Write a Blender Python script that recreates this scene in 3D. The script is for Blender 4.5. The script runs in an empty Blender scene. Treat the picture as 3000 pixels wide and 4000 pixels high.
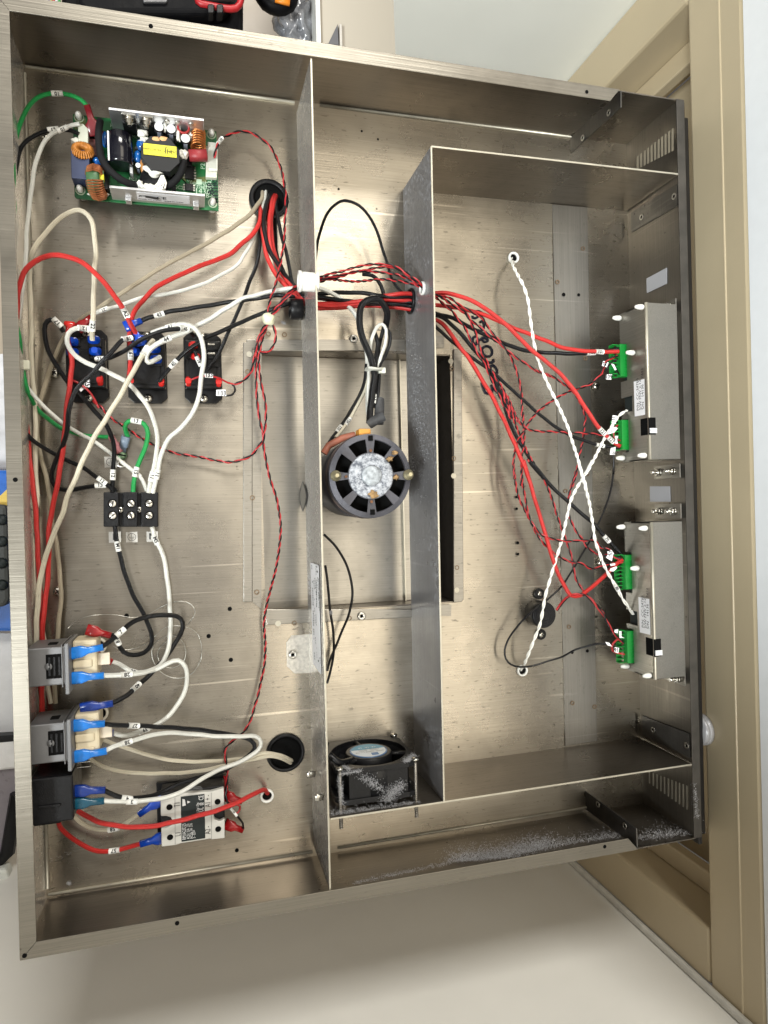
import bpy, math, random
from mathutils import Vector, Matrix
R = random.Random(7)
SC = bpy.context.scene
COL = SC.collection

# ------------------------------------------------------------------ camera
CAM_M = Matrix(((0.96406103, 0.0258344, -0.26442185, 0.14778587),
                (-0.02576861, 0.99966102, 0.00371805, 0.36546608),
                (0.26442827, 0.00322936, 0.96439995, 0.72357461),
                (0, 0, 0, 1)))
FPX = 2682.6
cd = bpy.data.cameras.new("camera"); cam = bpy.data.objects.new("camera", cd); COL.objects.link(cam)
cam.matrix_world = CAM_M
cd.sensor_fit = 'VERTICAL'; cd.sensor_height = 36.0; cd.lens = FPX * 36 / 4000
cd.clip_start = 0.02; cd.clip_end = 50
SC.camera = cam
# ------------------------------------------------------------------ light
w = bpy.data.worlds.new("World"); SC.world = w; w.use_nodes = True
bg = w.node_tree.nodes["Background"]; bg.inputs[1].default_value = 1.0
_t = w.node_tree; _c = _t.nodes.new('ShaderNodeTexCoord'); _s = _t.nodes.new('ShaderNodeSeparateXYZ'); _r = _t.nodes.new('ShaderNodeValToRGB')
_t.links.new(_c.outputs['Generated'], _s.inputs[0]); _t.links.new(_s.outputs[2], _r.inputs[0]); _t.links.new(_r.outputs[0], bg.inputs[0])
_r.color_ramp.elements[0].position = 0.30; _r.color_ramp.elements[0].color = (.085, .081, .076, 1); _e = _r.color_ramp.elements.new(0.87); _e.color = (.29, .28, .265, 1)
_e = _r.color_ramp.elements[2]; _e.position = 0.985; _e.color = (.72, .70, .675, 1)
def area(name, loc, aim, sx, sy, power, col):
    l = bpy.data.lights.new(name, 'AREA'); l.shape = 'RECTANGLE'; l.size = sx; l.size_y = sy; l.energy = power; l.color = col
    o = bpy.data.objects.new(name, l); COL.objects.link(o); o.location = loc
    o.rotation_euler = (Vector(aim) - Vector(loc)).to_track_quat('-Z', 'Y').to_euler()
    return o
area("key_lamp", (1.0, 5.6, 4.9), (0.3, 0.2, 0), 2.4, 1.6, 370, (1.0, 0.97, 0.90))  # directional key light, outside the view
area("ceiling_lamp", (1.02, 0.55, 2.4), (1.02, 0.55, 0), 1.08, 2.5, 27, (1.0, 0.91, 0.74))
area("fill_lamp", (-2.2, -1.0, 3.6), (0.6, 0.9, 0), 1.0, 1.0, 280, (0.95, 1.0, 1.0))  # added fill for the white panel and left-facing sides; no such fixture there
SC.view_settings.view_transform = 'Standard'; SC.view_settings.look = 'None'
SC.view_settings.exposure = 0.0; SC.view_settings.gamma = 1.0
SC.view_settings.use_curve_mapping = False
SC.cycles.use_denoising = True
SC.cycles.max_bounces = 8

# ------------------------------------------------------------------ photo measurements -> metres
CC = CAM_M.translation
def ray(px, py):
    return CAM_M.to_3x3() @ Vector(((px - 1500) / FPX, -(py - 2000) / FPX, -1.0))
def P(px, py, z=0.0):
    d = ray(px, py); return CC + d * ((z - CC.z) / d.z)
def PX(px, py, x):
    d = ray(px, py); return CC + d * ((x - CC.x) / d.x)
def PY(px, py, y):
    d = ray(px, py); return CC + d * ((y - CC.y) / d.y)
def pix(v):
    q = CAM_M.to_3x3().transposed() @ (Vector(v) - CC)
    return (1500 + FPX * q.x / -q.z, 2000 - FPX * q.y / -q.z)
TL = dict(A=(0, 0, 1.659), B=(1000, 0, 1.659), C=(2000, 0, 1.659), D=(0, 1000, 1.659), E=(1000, 1000, 1.659), F=(2000, 1000, 1.659),
          G=(0, 2000, 1.659), H=(1000, 2000, 1.659), I=(2000, 2000, 1.659), J=(0, 3000, 1.659), K=(1000, 3000, 1.659), L=(2000, 3000, 1.659),
          m=(1650, 1100, 2.07375), n=(1850, 1800, 2.458), o=(950, 650, 2.07375), p=(270, 400, 2.765), q=(200, 1200, 4.1475),
          r=(550, 2980, 3.016), s=(1250, 2850, 3.687), t=(1150, 2150, 4.02), u=(2250, 1250, 3.687), v=(2250, 2000, 2.949),
          w=(600, 1250, 4.74), x=(1650, 1150, 3.318), y=(0, 3250, 2.95))
def T(k, x, y):
    a = TL[k]; return (a[0] + x / a[2], a[1] + y / a[2])
def path(spec, z=20):
    """'D 10,20,30 40,50' -> world points; third number is the height in mm and stays until changed"""
    out = []; k = None
    for tok in spec.split():
        if tok in TL: k = tok; continue
        v = [float(a) for a in tok.split(',')]
        if len(v) > 2: z = v[2]
        out.append(P(*T(k, v[0], v[1]), z / 1000))
    return out

# ------------------------------------------------------------------ materials
def nn(nt, t, **kw):
    n = nt.nodes.new(t)
    for a, b in kw.items(): setattr(n, a, b)
    return n
def mk(name):
    m = bpy.data.materials.new(name); m.use_nodes = True
    return m, m.node_tree, m.node_tree.nodes["Principled BSDF"]
def ramp(nt, src, lo, hi, a=0.0, b=1.0):
    r = nn(nt, 'ShaderNodeMapRange'); r.inputs[1].default_value = lo; r.inputs[2].default_value = hi
    r.inputs[3].default_value = a; r.inputs[4].default_value = b
    nt.links.new(src, r.inputs[0]); return r.outputs[0]
def noise(nt, scale, sc=(1, 1, 1), detail=3, rough=.55, loc=(0, 0, 0)):
    tc = nn(nt, 'ShaderNodeTexCoord'); mp = nn(nt, 'ShaderNodeMapping'); mp.inputs[3].default_value = sc; mp.inputs[1].default_value = loc
    nt.links.new(tc.outputs['Object'], mp.inputs[0])
    n = nn(nt, 'ShaderNodeTexNoise'); n.inputs['Scale'].default_value = scale; n.inputs['Detail'].default_value = detail; n.inputs['Roughness'].default_value = rough
    nt.links.new(mp.outputs[0], n.inputs[0]); return n.outputs[0]
def mixc(nt, fac, c1, c2, mode='MIX'):
    m = nn(nt, 'ShaderNodeMix', data_type='RGBA', blend_type=mode)
    for s, c in ((m.inputs[0], fac), (m.inputs[6], c1), (m.inputs[7], c2)):
        if hasattr(c, 'links') or hasattr(c, 'is_output'): nt.links.new(c, s)
        elif isinstance(c, (int, float)): s.default_value = c
        else: s.default_value = (*c, 1)
    return m.outputs[2]
MC = {}
def M(name, col, rough=.5, metal=0.0, var=.12, vs=60, bump=0.0, bs=400, coat=0.0, trans=0.0, alpha=1.0, spec=.5, emit=0):
    if name in MC: return MC[name]
    m, nt, b = mk(name)
    n = noise(nt, vs, detail=4)
    f = ramp(nt, n, .3, .7, 1 - var, 1 + var * .6)
    c = mixc(nt, 1.0, col, (1, 1, 1), 'MULTIPLY')
    mm = nn(nt, 'ShaderNodeVectorMath', operation='SCALE'); mm.inputs[0].default_value = col; nt.links.new(f, mm.inputs[3])
    nt.links.new(mm.outputs[0], b.inputs['Base Color'])
    nt.links.new(ramp(nt, n, .3, .7, max(.02, rough - .06), min(1, rough + .08)), b.inputs['Roughness'])
    b.inputs['Metallic'].default_value = metal
    b.inputs['Specular IOR Level'].default_value = spec
    b.inputs['Coat Weight'].default_value = coat
    b.inputs['Transmission Weight'].default_value = trans
    b.inputs['Alpha'].default_value = alpha
    if bump:
        bp = nn(nt, 'ShaderNodeBump'); bp.inputs['Strength'].default_value = bump; bp.inputs['Distance'].default_value = .001
        nt.links.new(noise(nt, bs, detail=2), bp.inputs['Height']); nt.links.new(bp.outputs[0], b.inputs['Normal'])
    MC[name] = m; return m
def steel(name, col, dark, rough, tangent, brush, aniso=.75, speck=0.5, dust=0.0, stain=.5, metal=.88, scratch=.5):
    """brushed stainless sheet: grain, rolling flecks, cloudy stains, optional lint dust"""
    m, nt, b = mk(name)
    cl = ramp(nt, noise(nt, 7, detail=5, rough=.62), .32, .68)
    cl2 = ramp(nt, noise(nt, 2.3, detail=3, loc=(3, 1, 7)), .35, .65)
    c = mixc(nt, cl, col, tuple(a * (1 - .28 * stain) for a in col))
    c = mixc(nt, cl2, c, mixc(nt, .5, c, dark))
    fl = ramp(nt, noise(nt, 1, sc=tuple(90 if t < 1 else 300 for t in brush), detail=2, loc=(1, 5, 2)), .64, .70)
    f2 = nn(nt, 'ShaderNodeMath', operation='MULTIPLY'); nt.links.new(fl, f2.inputs[0]); f2.inputs[1].default_value = speck
    c = mixc(nt, f2.outputs[0], c, tuple(a * .45 for a in dark))
    gr = ramp(nt, noise(nt, 1, sc=tuple(9 if t < 1 else 1400 for t in brush), detail=3), .3, .7, .86, 1.1)
    # smudges, spots and stray scratches
    sm = ramp(nt, noise(nt, 4.2, detail=6, rough=.7, loc=(4, 2, 8)), .52, .70)
    f3 = nn(nt, 'ShaderNodeMath', operation='MULTIPLY'); nt.links.new(sm, f3.inputs[0]); f3.inputs[1].default_value = .55
    c = mixc(nt, f3.outputs[0], c, tuple(a * .62 for a in dark))
    vo = nn(nt, 'ShaderNodeTexVoronoi'); vo.inputs['Scale'].default_value = 60; tcv = nn(nt, 'ShaderNodeTexCoord'); nt.links.new(tcv.outputs['Object'], vo.inputs['Vector'])
    sp_ = ramp(nt, vo.outputs['Distance'], .04, .09, 1, 0); mk_ = ramp(nt, noise(nt, 9, detail=1, loc=(7, 7, 2)), .56, .62)
    f4 = nn(nt, 'ShaderNodeMath', operation='MULTIPLY'); nt.links.new(sp_, f4.inputs[0]); nt.links.new(mk_, f4.inputs[1]); c = mixc(nt, f4.outputs[0], c, tuple(a * .3 for a in dark))
    for rz_, sc_ in ((.5, (6, 190, 6)), (-1.0, (5, 230, 5)), (1.35, (4, 160, 4))):
        tc = nn(nt, 'ShaderNodeTexCoord'); mp = nn(nt, 'ShaderNodeMapping'); mp.inputs[2].default_value = (rz_ * .3, 0, rz_); mp.inputs[3].default_value = sc_; nt.links.new(tc.outputs['Object'], mp.inputs[0])
        n = nn(nt, 'ShaderNodeTexNoise'); n.inputs['Scale'].default_value = 1; n.inputs['Detail'].default_value = 1; nt.links.new(mp.outputs[0], n.inputs[0])
        s1 = ramp(nt, n.outputs[0], .70, .74); mk2 = ramp(nt, noise(nt, 6, detail=1, loc=(rz_ * 9, 3, 3)), .54, .60)
        f5 = nn(nt, 'ShaderNodeMath', operation='MULTIPLY'); nt.links.new(s1, f5.inputs[0]); nt.links.new(mk2, f5.inputs[1]); f6 = nn(nt, 'ShaderNodeMath', operation='MULTIPLY'); nt.links.new(f5.outputs[0], f6.inputs[0]); f6.inputs[1].default_value = .5 * scratch
        c = mixc(nt, f6.outputs[0], c, tuple(min(1, a * 1.7) for a in col))
    vm = nn(nt, 'ShaderNodeVectorMath', operation='SCALE'); nt.links.new(c, vm.inputs[0]); nt.links.new(gr, vm.inputs[3])
    nt.links.new(vm.outputs[0], b.inputs['Base Color'])
    rr = nn(nt, 'ShaderNodeMath', operation='ADD'); nt.links.new(ramp(nt, noise(nt, 16, detail=4), .3, .7, rough - .05, rough + .07), rr.inputs[0])
    nt.links.new(ramp(nt, fl, 0, 1, 0, .1), rr.inputs[1]); nt.links.new(rr.outputs[0], b.inputs['Roughness'])
    b.inputs['Metallic'].default_value = metal
    b.inputs['Anisotropic'].default_value = aniso
    tv = nn(nt, 'ShaderNodeCombineXYZ')
    for i in range(3): tv.inputs[i].default_value = tangent[i]
    nt.links.new(tv.outputs[0], b.inputs['Tangent'])
    bp = nn(nt, 'ShaderNodeBump'); bp.inputs['Strength'].default_value = .16; bp.inputs['Distance'].default_value = .0006
    nt.links.new(noise(nt, 1, sc=tuple(6 if t < 1 else 500 for t in brush), detail=2), bp.inputs['Height'])
    b2 = nn(nt, 'ShaderNodeBump'); b2.inputs['Strength'].default_value = .25; b2.inputs['Distance'].default_value = .004
    nt.links.new(noise(nt, 5, detail=1), b2.inputs['Height']); nt.links.new(bp.outputs[0], b2.inputs['Normal']); nt.links.new(b2.outputs[0], b.inputs['Normal'])
    if dust:
        d = nn(nt, 'ShaderNodeBsdfDiffuse'); d.inputs[0].default_value = (.42, .42, .44, 1)
        n1 = ramp(nt, noise(nt, 260, detail=3, rough=.8), .60 - dust * .1, .66); n2 = ramp(nt, noise(nt, 14, detail=2, loc=(9, 9, 1)), .42, .62)
        mu = nn(nt, 'ShaderNodeMath', operation='MULTIPLY'); nt.links.new(n1, mu.inputs[0]); nt.links.new(n2, mu.inputs[1])
        ms = nn(nt, 'ShaderNodeMixShader'); nt.links.new(mu.outputs[0], ms.inputs[0]); nt.links.new(b.outputs[0], ms.inputs[1]); nt.links.new(d.outputs[0], ms.inputs[2])
        nt.links.new(ms.outputs[0], nt.nodes['Material Output'].inputs[0])
    MC[name] = m; return m
WARM = (.43, .388, .322)
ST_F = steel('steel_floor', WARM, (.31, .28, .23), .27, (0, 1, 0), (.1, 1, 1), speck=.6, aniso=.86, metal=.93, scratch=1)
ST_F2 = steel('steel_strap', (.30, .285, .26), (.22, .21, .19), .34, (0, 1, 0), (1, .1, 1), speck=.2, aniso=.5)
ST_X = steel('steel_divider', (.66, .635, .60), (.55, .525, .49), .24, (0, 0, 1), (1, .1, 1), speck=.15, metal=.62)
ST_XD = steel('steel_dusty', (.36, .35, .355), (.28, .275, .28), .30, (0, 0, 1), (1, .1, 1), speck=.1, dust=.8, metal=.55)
ST_Y = steel('steel_side', (.27, .24, .205), (.19, .168, .14), .30, (0, 0, 1), (.1, 1, 1), speck=.2, metal=.97)  # darker copy of the tray steel; dimness of the side walls in its colour
ST_FR = steel('steel_front', (.27, .245, .21), (.19, .17, .145), .34, (0, 0, 1), (1, .1, 1), speck=.15, metal=.93)  # darker copy again; shade of front wall and alcoves put into its colour
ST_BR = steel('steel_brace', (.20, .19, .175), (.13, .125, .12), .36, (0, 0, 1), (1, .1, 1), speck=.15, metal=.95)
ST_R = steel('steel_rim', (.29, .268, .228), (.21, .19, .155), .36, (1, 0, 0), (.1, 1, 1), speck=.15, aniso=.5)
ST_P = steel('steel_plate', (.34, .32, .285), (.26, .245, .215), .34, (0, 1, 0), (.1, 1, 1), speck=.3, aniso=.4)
ST_E = M('steel_edge', (.50, .47, .39), .42, .7, .12)
ZINC = M('zinc', (.62, .60, .55), .3, 1.0, .2)
ALU = M('aluminium', (.72, .72, .73), .33, .9, .1)
CHROME = M('nickel', (.52, .50, .45), .24, 1.0, .2, 300)
BLK = M('black_plastic', (.0065, .0065, .0075), .38, 0, .3, 200, bump=.25, bs=900, spec=.25)
BLKM = M('black_metal', (.004, .010, .010), .6, 0, .2)
HOLE = M('dark_hole', (.004, .004, .004), .9, spec=.1)
WHT = M('white_nylon', (.80, .80, .76), .35, 0, .06)
PAPER = M('label_paper', (.88, .88, .90), .55, 0, .05)
INK = M('ink', (.012, .012, .015), .5)
INKB = M('marker_ink', (.005, .006, .014), .4, spec=.2)
BLUE = M('blue_nylon', (.004, .055, .42), .22, 0, .25, 90, coat=.3)
LBLUE = M('light_blue_nylon', (.01, .18, .62), .22, 0, .25, 90, coat=.3)
REDN = M('red_nylon', (.30, .008, .010), .22, 0, .3, 90, coat=.3)
TEAL = M('teal_nylon', (.004, .07, .12), .25, 0, .2, 90, coat=.3)
GRNC = M('green_connector', (.010, .27, .04), .38, 0, .1)
PCB = M('circuit_board_green', (.008, .115, .032), .3, 0, .55, 45, coat=.4)
BEIGE = M('beige_plastic', (.56, .48, .33), .45, 0, .1)
COPPER = M('copper', (.55, .20, .06), .32, .8, .3, 200)
ORANGE = M('orange_winding', (.45, .17, .025), .4, .2, .3, 200)
GLUE = M('white_glue', (.80, .79, .72), .45, 0, .06)
YEL = M('yellow_tape', (.75, .68, .05), .3)
def braid(name, col, rough=.45, k=1500.0):
    m, nt, b = mk(name)
    uv = nn(nt, 'ShaderNodeUVMap'); sp = nn(nt, 'ShaderNodeSeparateXYZ'); nt.links.new(uv.outputs[0], sp.inputs[0])
    def sn(sign):
        a = nn(nt, 'ShaderNodeMath', operation='MULTIPLY'); a.inputs[1].default_value = k * 2; nt.links.new(sp.outputs[0], a.inputs[0])
        c = nn(nt, 'ShaderNodeMath', operation='MULTIPLY_ADD'); c.inputs[1].default_value = sign * 6.2832 * 4; nt.links.new(sp.outputs[1], c.inputs[0]); nt.links.new(a.outputs[0], c.inputs[2])
        s = nn(nt, 'ShaderNodeMath', operation='SINE'); nt.links.new(c.outputs[0], s.inputs[0]); return s.outputs[0]
    mu = nn(nt, 'ShaderNodeMath', operation='MULTIPLY'); nt.links.new(sn(1), mu.inputs[0]); nt.links.new(sn(-1), mu.inputs[1])
    n = noise(nt, 35, detail=4)
    f = ramp(nt, mu.outputs[0], -1, 1, .72, 1.12)
    f2 = nn(nt, 'ShaderNodeMath', operation='MULTIPLY'); nt.links.new(f, f2.inputs[0]); nt.links.new(ramp(nt, n, .3, .7, .84, 1.08), f2.inputs[1])
    vm = nn(nt, 'ShaderNodeVectorMath', operation='SCALE'); vm.inputs[0].default_value = col; nt.links.new(f2.outputs[0], vm.inputs[3])
    nt.links.new(vm.outputs[0], b.inputs['Base Color']); b.inputs['Roughness'].default_value = rough; b.inputs['Specular IOR Level'].default_value = .28 if 'black' in name else .5
    bp = nn(nt, 'ShaderNodeBump'); bp.inputs['Strength'].default_value = .6; bp.inputs['Distance'].default_value = .0004
    nt.links.new(mu.outputs[0], bp.inputs['Height']); nt.links.new(bp.outputs[0], b.inputs['Normal'])
    MC[name] = m; return m
BR = dict(white=braid('white_braid', (.80, .80, .74)), cream=braid('cream_braid', (.70, .64, .50), .6), tan=braid('tan_braid', (.42, .36, .26), .6),
          red=braid('red_braid', (.60, .028, .024), .38), black=braid('black_braid', (.007, .007, .008), .28), green=braid('green_braid', (.015, .33, .075), .4))
RED = M('red_insulation', (.40, .016, .020), .3, 0, .1)
BLACKI = M('black_insulation', (.005, .005, .006), .3, 0, .1, spec=.3)
WHITEI = M('white_insulation', (.82, .81, .75), .35, 0, .05)

# ------------------------------------------------------------------ mesh helpers
class MB:
    def __init__(s): s.v = []; s.f = []; s.sm = []; s.uv = {}
    def add(s, vs, fs, smooth=False):
        o = len(s.v); s.v += [Vector(a) for a in vs]
        for f in fs: s.f.append([i + o for i in f]); s.sm.append(smooth)
        return s
    def box(s, x0, x1, y0, y1, z0, z1, mat=None):
        vs = [Vector((x, y, z)) for z in (z0, z1) for y in (y0, y1) for x in (x0, x1)]
        if mat: vs = [mat @ v for v in vs]
        return s.add(vs, [(0, 2, 3, 1), (4, 5, 7, 6), (0, 1, 5, 4), (2, 6, 7, 3), (0, 4, 6, 2), (1, 3, 7, 5)])
    def prism(s, poly, z0, z1, smooth=False):
        """poly: list of (x, y) or Vector; extruded from z0 to z1"""
        a = sum(poly[i][0] * poly[(i + 1) % len(poly)][1] - poly[(i + 1) % len(poly)][0] * poly[i][1] for i in range(len(poly)))
        if a < 0: poly = poly[::-1]
        n = len(poly)
        vs = [(p[0], p[1], z0) for p in poly] + [(p[0], p[1], z1) for p in poly]
        return s.add(vs, [list(range(n))[::-1], list(range(n, 2 * n))] + [(i, (i + 1) % n, n + (i + 1) % n, n + i) for i in range(n)], smooth)
    def slab(s, pts, off):
        """any planar polygon of world points, thickened by the vector off"""
        n = len(pts); off = Vector(off); pts = [Vector(p) for p in pts]
        nrm = Vector((0, 0, 0))
        for i in range(n): nrm += pts[i].cross(pts[(i + 1) % n])
        if nrm.dot(off) < 0: pts = pts[::-1]
        vs = pts + [p + off for p in pts]
        return s.add(vs, [list(range(n))[::-1], list(range(n, 2 * n))] + [(i, (i + 1) % n, n + (i + 1) % n, n + i) for i in range(n)])
    def lathe(s, c, axis, prof, n=24, smooth=True):
        """prof: list of (radius, height along axis)"""
        q = Vector(axis).normalized().to_track_quat('Z', 'Y'); c = Vector(c); vs = []; m = len(prof)
        for r, h in prof:
            for i in range(n):
                a = 2 * math.pi * i / n; vs.append(c + q @ Vector((r * math.cos(a), r * math.sin(a), h)))
        fs = [(j * n + i, j * n + (i + 1) % n, (j + 1) * n + (i + 1) % n, (j + 1) * n + i) for j in range(m - 1) for i in range(n)]
        s.add(vs, fs, smooth); o = len(s.v) - len(vs)
        s.f.append([o + i for i in range(n)][::-1]); s.sm.append(False)
        s.f.append([o + (m - 1) * n + i for i in range(n)]); s.sm.append(False)
        return s
    def cyl(s, c, axis, r, h, n=24): 
        s.lathe(c, axis, [(r, 0), (r, h)], n); return s
    def ring(s, c, axis, ro, ri, h, n=32):
        b = min(ro - ri, h) * .25
        q = Vector(axis).normalized().to_track_quat('Z', 'Y'); c = Vector(c)
        prof = [(ri, 0), (ri, h - b), (ri + b, h), (ro - b, h), (ro, h - b), (ro, 0)]; m = len(prof)
        vs = [c + q @ Vector((r * math.cos(2 * math.pi * i / n), r * math.sin(2 * math.pi * i / n), hh)) for r, hh in prof for i in range(n)]
        return s.add(vs, [(j * n + i, ((j + 1) % m) * n + i, ((j + 1) % m) * n + (i + 1) % n, j * n + (i + 1) % n) for j in range(m) for i in range(n)], True)
    def tube(s, pts, r, n=10, closed=False, uv=True):
        pts = [Vector(p) for p in pts]; N = len(pts); vs = []; up = Vector((0.13, 0.21, 1)); o = len(s.v); L = 0
        for i, p in enumerate(pts):
            t = (pts[min(i + 1, N - 1)] - pts[max(i - 1, 0)])
            if t.length < 1e-9: t = Vector((1, 0, 0))
            t.normalize(); up = (up - t * up.dot(t))
            if up.length < 1e-4: up = t.orthogonal()
            up.normalize(); bi = t.cross(up)
            rr = r(i / max(1, N - 1)) if callable(r) else r
            if i: L += (p - pts[i - 1]).length
            for k in range(n):
                a = 2 * math.pi * k / n; vs.append(p + (up * math.cos(a) + bi * math.sin(a)) * rr)
                s.uv[o + len(vs) - 1] = (L, k / n)
        fs = [(j * n + k, (j + 1) * n + k, (j + 1) * n + (k + 1) % n, j * n + (k + 1) % n) for j in range(N - 1) for k in range(n)]
        fs = [f[::-1] for f in fs]
        s.add(vs, fs, True)
        s.f.append([o + k for k in range(n)]); s.sm.append(False)
        s.f.append([o + (N - 1) * n + k for k in range(n)][::-1]); s.sm.append(False)
        return s
    def loft(s, c, axis, up, secs, n=12, pw=3.0):
        """superellipse sections (distance, half width, half height)"""
        ax = Vector(axis).normalized(); up = Vector(up); up = (up - ax * up.dot(ax)).normalized(); bi = ax.cross(up); c = Vector(c); vs = []
        for d, a, b in secs:
            for k in range(n):
                t = 2 * math.pi * k / n; ct, st = math.cos(t), math.sin(t)
                vs.append(c + ax * d + bi * (a * math.copysign(abs(ct) ** (2 / pw), ct)) + up * (b * math.copysign(abs(st) ** (2 / pw), st)))
        m = len(secs); o = len(s.v)
        s.add(vs, [(j * n + k, j * n + (k + 1) % n, (j + 1) * n + (k + 1) % n, (j + 1) * n + k) for j in range(m - 1) for k in range(n)], True)
        s.f.append([o + k for k in range(n)][::-1]); s.sm.append(False)
        s.f.append([o + (m - 1) * n + k for k in range(n)]); s.sm.append(False)
        return s
    def blob(s, c, rx, ry, rz, amp=.25, sub=8, seed=1):
        rr = random.Random(seed); ph = [(rr.uniform(0, 6.28), rr.uniform(1.5, 4)) for _ in range(6)]
        c = Vector(c); vs = []; m = sub; n = sub * 2
        for j in range(m + 1):
            th = math.pi * j / m
            for i in range(n):
                a = 2 * math.pi * i / n; d = Vector((math.sin(th) * math.cos(a), math.sin(th) * math.sin(a), math.cos(th)))
                k = 1 + amp * (math.sin(d.x * ph[0][1] * 2 + ph[0][0]) * math.sin(d.y * ph[1][1] * 2 + ph[1][0]) + .6 * math.sin(d.z * ph[2][1] * 2 + d.x * 3 + ph[2][0]))
                vs.append(c + Vector((d.x * rx, d.y * ry, d.z * rz)) * k)
        return s.add(vs, [(j * n + i, (j + 1) * n + i, (j + 1) * n + (i + 1) % n, j * n + (i + 1) % n) for j in range(m) for i in range(n)], True)
    def build(s, name, mat, parent=None, bevel=0.0, label=None, seg=2):
        me = bpy.data.meshes.new(name); org = ORG.get(parent.name, Vector()) if parent else Vector()
        me.from_pydata([tuple(v - org) for v in s.v], [], s.f); me.materials.append(mat)
        me.polygons.foreach_set('use_smooth', s.sm)
        if s.uv:
            l = me.uv_layers.new(name='UVMap')
            for lp in me.loops: l.data[lp.index].uv = s.uv.get(lp.vertex_index, (0, 0))
        me.update()
        o = bpy.data.objects.new(name, me); COL.objects.link(o)
        if parent: o.parent = parent
        ORG[o.name] = org
        if bevel:
            bm = o.modifiers.new('bevel', 'BEVEL'); bm.width = bevel; bm.segments = seg; bm.limit_method = 'ANGLE'; bm.angle_limit = math.radians(40)
            bm.harden_normals = False
        if label: o['label'] = label
        return o
ORG = {}
def thing(name, label, cat, loc=(0, 0, 0), group=None, kind=None):
    o = bpy.data.objects.new(name, None); COL.objects.link(o); o.location = loc; o.empty_display_size = .01
    ORG[o.name] = Vector(loc); tag(o, label, cat, group, kind); return o
def tag(o, label=None, cat=None, group=None, kind=None):
    if label: o['label'] = label
    if cat: o['category'] = cat
    if group: o['group'] = group
    if kind: o['kind'] = kind
    return o
def spline(pts, step=.004):
    pts = [Vector(p) for p in pts]
    if len(pts) < 3: 
        n = max(2, int((pts[1] - pts[0]).length / step)); return [pts[0].lerp(pts[1], i / n) for i in range(n + 1)]
    out = []; q = [pts[0] * 2 - pts[1]] + pts + [pts[-1] * 2 - pts[-2]]
    for i in range(1, len(q) - 2):
        a, b, c, d = q[i - 1:i + 3]; n = max(2, int((c - b).length / step))
        # centripetal-ish: soften uneven spacing
        t1 = (c - a) * .5; t2 = (d - b) * .5; L = (c - b).length
        if t1.length > 1.2 * L: t1 *= 1.2 * L / t1.length
        if t2.length > 1.2 * L: t2 *= 1.2 * L / t2.length
        for k in range(n):
            t = k / n; h1 = 2 * t ** 3 - 3 * t ** 2 + 1; h2 = t ** 3 - 2 * t ** 2 + t; h3 = -2 * t ** 3 + 3 * t ** 2; h4 = t ** 3 - t ** 2
            out.append(b * h1 + t1 * h2 + c * h3 + t2 * h4)
    out.append(pts[-1]); return out
_font = {}
def text(s, loc, xdir, up, size, mat, parent, name='printed_text', depth=.00008, align='CENTER', bold=0.0, squash=1.0):
    """flat lettering as a mesh; xdir = reading direction, up = surface normal"""
    key = (s, bold, align)
    if key not in _font:
        cu = bpy.data.curves.new('txt', 'FONT'); cu.body = s; cu.size = 1; cu.align_x = align; cu.align_y = 'CENTER'; cu.offset = bold; cu.resolution_u = 2
        o = bpy.data.objects.new('txt', cu); COL.objects.link(o)
        dg = bpy.context.evaluated_depsgraph_get(); me = bpy.data.meshes.new_from_object(o.evaluated_get(dg))
        _font[key] = ([tuple(v.co) for v in me.vertices], [list(p.vertices) for p in me.polygons])
        bpy.data.objects.remove(o); bpy.data.curves.remove(cu); bpy.data.meshes.remove(me)
    vs, fs = _font[key]
    x = Vector(xdir).normalized(); z = Vector(up).normalized(); x = (x - z * x.dot(z)).normalized(); y = z.cross(x); loc = Vector(loc) + z * depth
    m = MB(); m.add([loc + x * (a[0] * size * squash) + y * (a[1] * size) for a in vs], fs)
    return m.build(name, mat, parent)
Z = Vector((0, 0, 1)); X = Vector((1, 0, 0)); Y = Vector((0, 1, 0))
def at(k, x, y, z=0): return P(*T(k, x, y), z / 1000)
def screw(name, c, parent=None, r=.0042, h=.002, axis=(0, 0, 1), mat=None, slot='cross', washer=0):
    m = MB(); c = Vector(c); ax = Vector(axis).normalized()
    if washer: m.cyl(c, ax, r * 1.5, h * .35)
    m.lathe(c + ax * (h * .3 if washer else 0), ax, [(r, 0), (r * .97, h * .4), (r * .75, h * .85), (r * .35, h), (.0001, h)], 18)
    o = m.build(name, mat or CHROME, parent)
    q = ax.to_track_quat('Z', 'Y'); d = MB(); hh = h * (1.3 if washer else 1.0)
    MT = Matrix.Translation(c) @ q.to_matrix().to_4x4() @ Matrix.Rotation(R.uniform(0, 3), 4, 'Z')
    if slot == 'cross': 
        d.box(-r * .5, r * .5, -r * .11, r * .11, hh * .9, hh * 1.06, MT); d.box(-r * .11, r * .11, -r * .5, r * .5, hh * .9, hh * 1.065, MT)
    elif slot == 'flat': d.box(-r * .8, r * .8, -r * .13, r * .13, hh * .8, hh * 1.06, MT)
    d.build('slot', HOLE, o) if slot else None
    ORG[o.name] = ORG.get(parent.name, Vector()) if parent else Vector()
    return o
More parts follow.
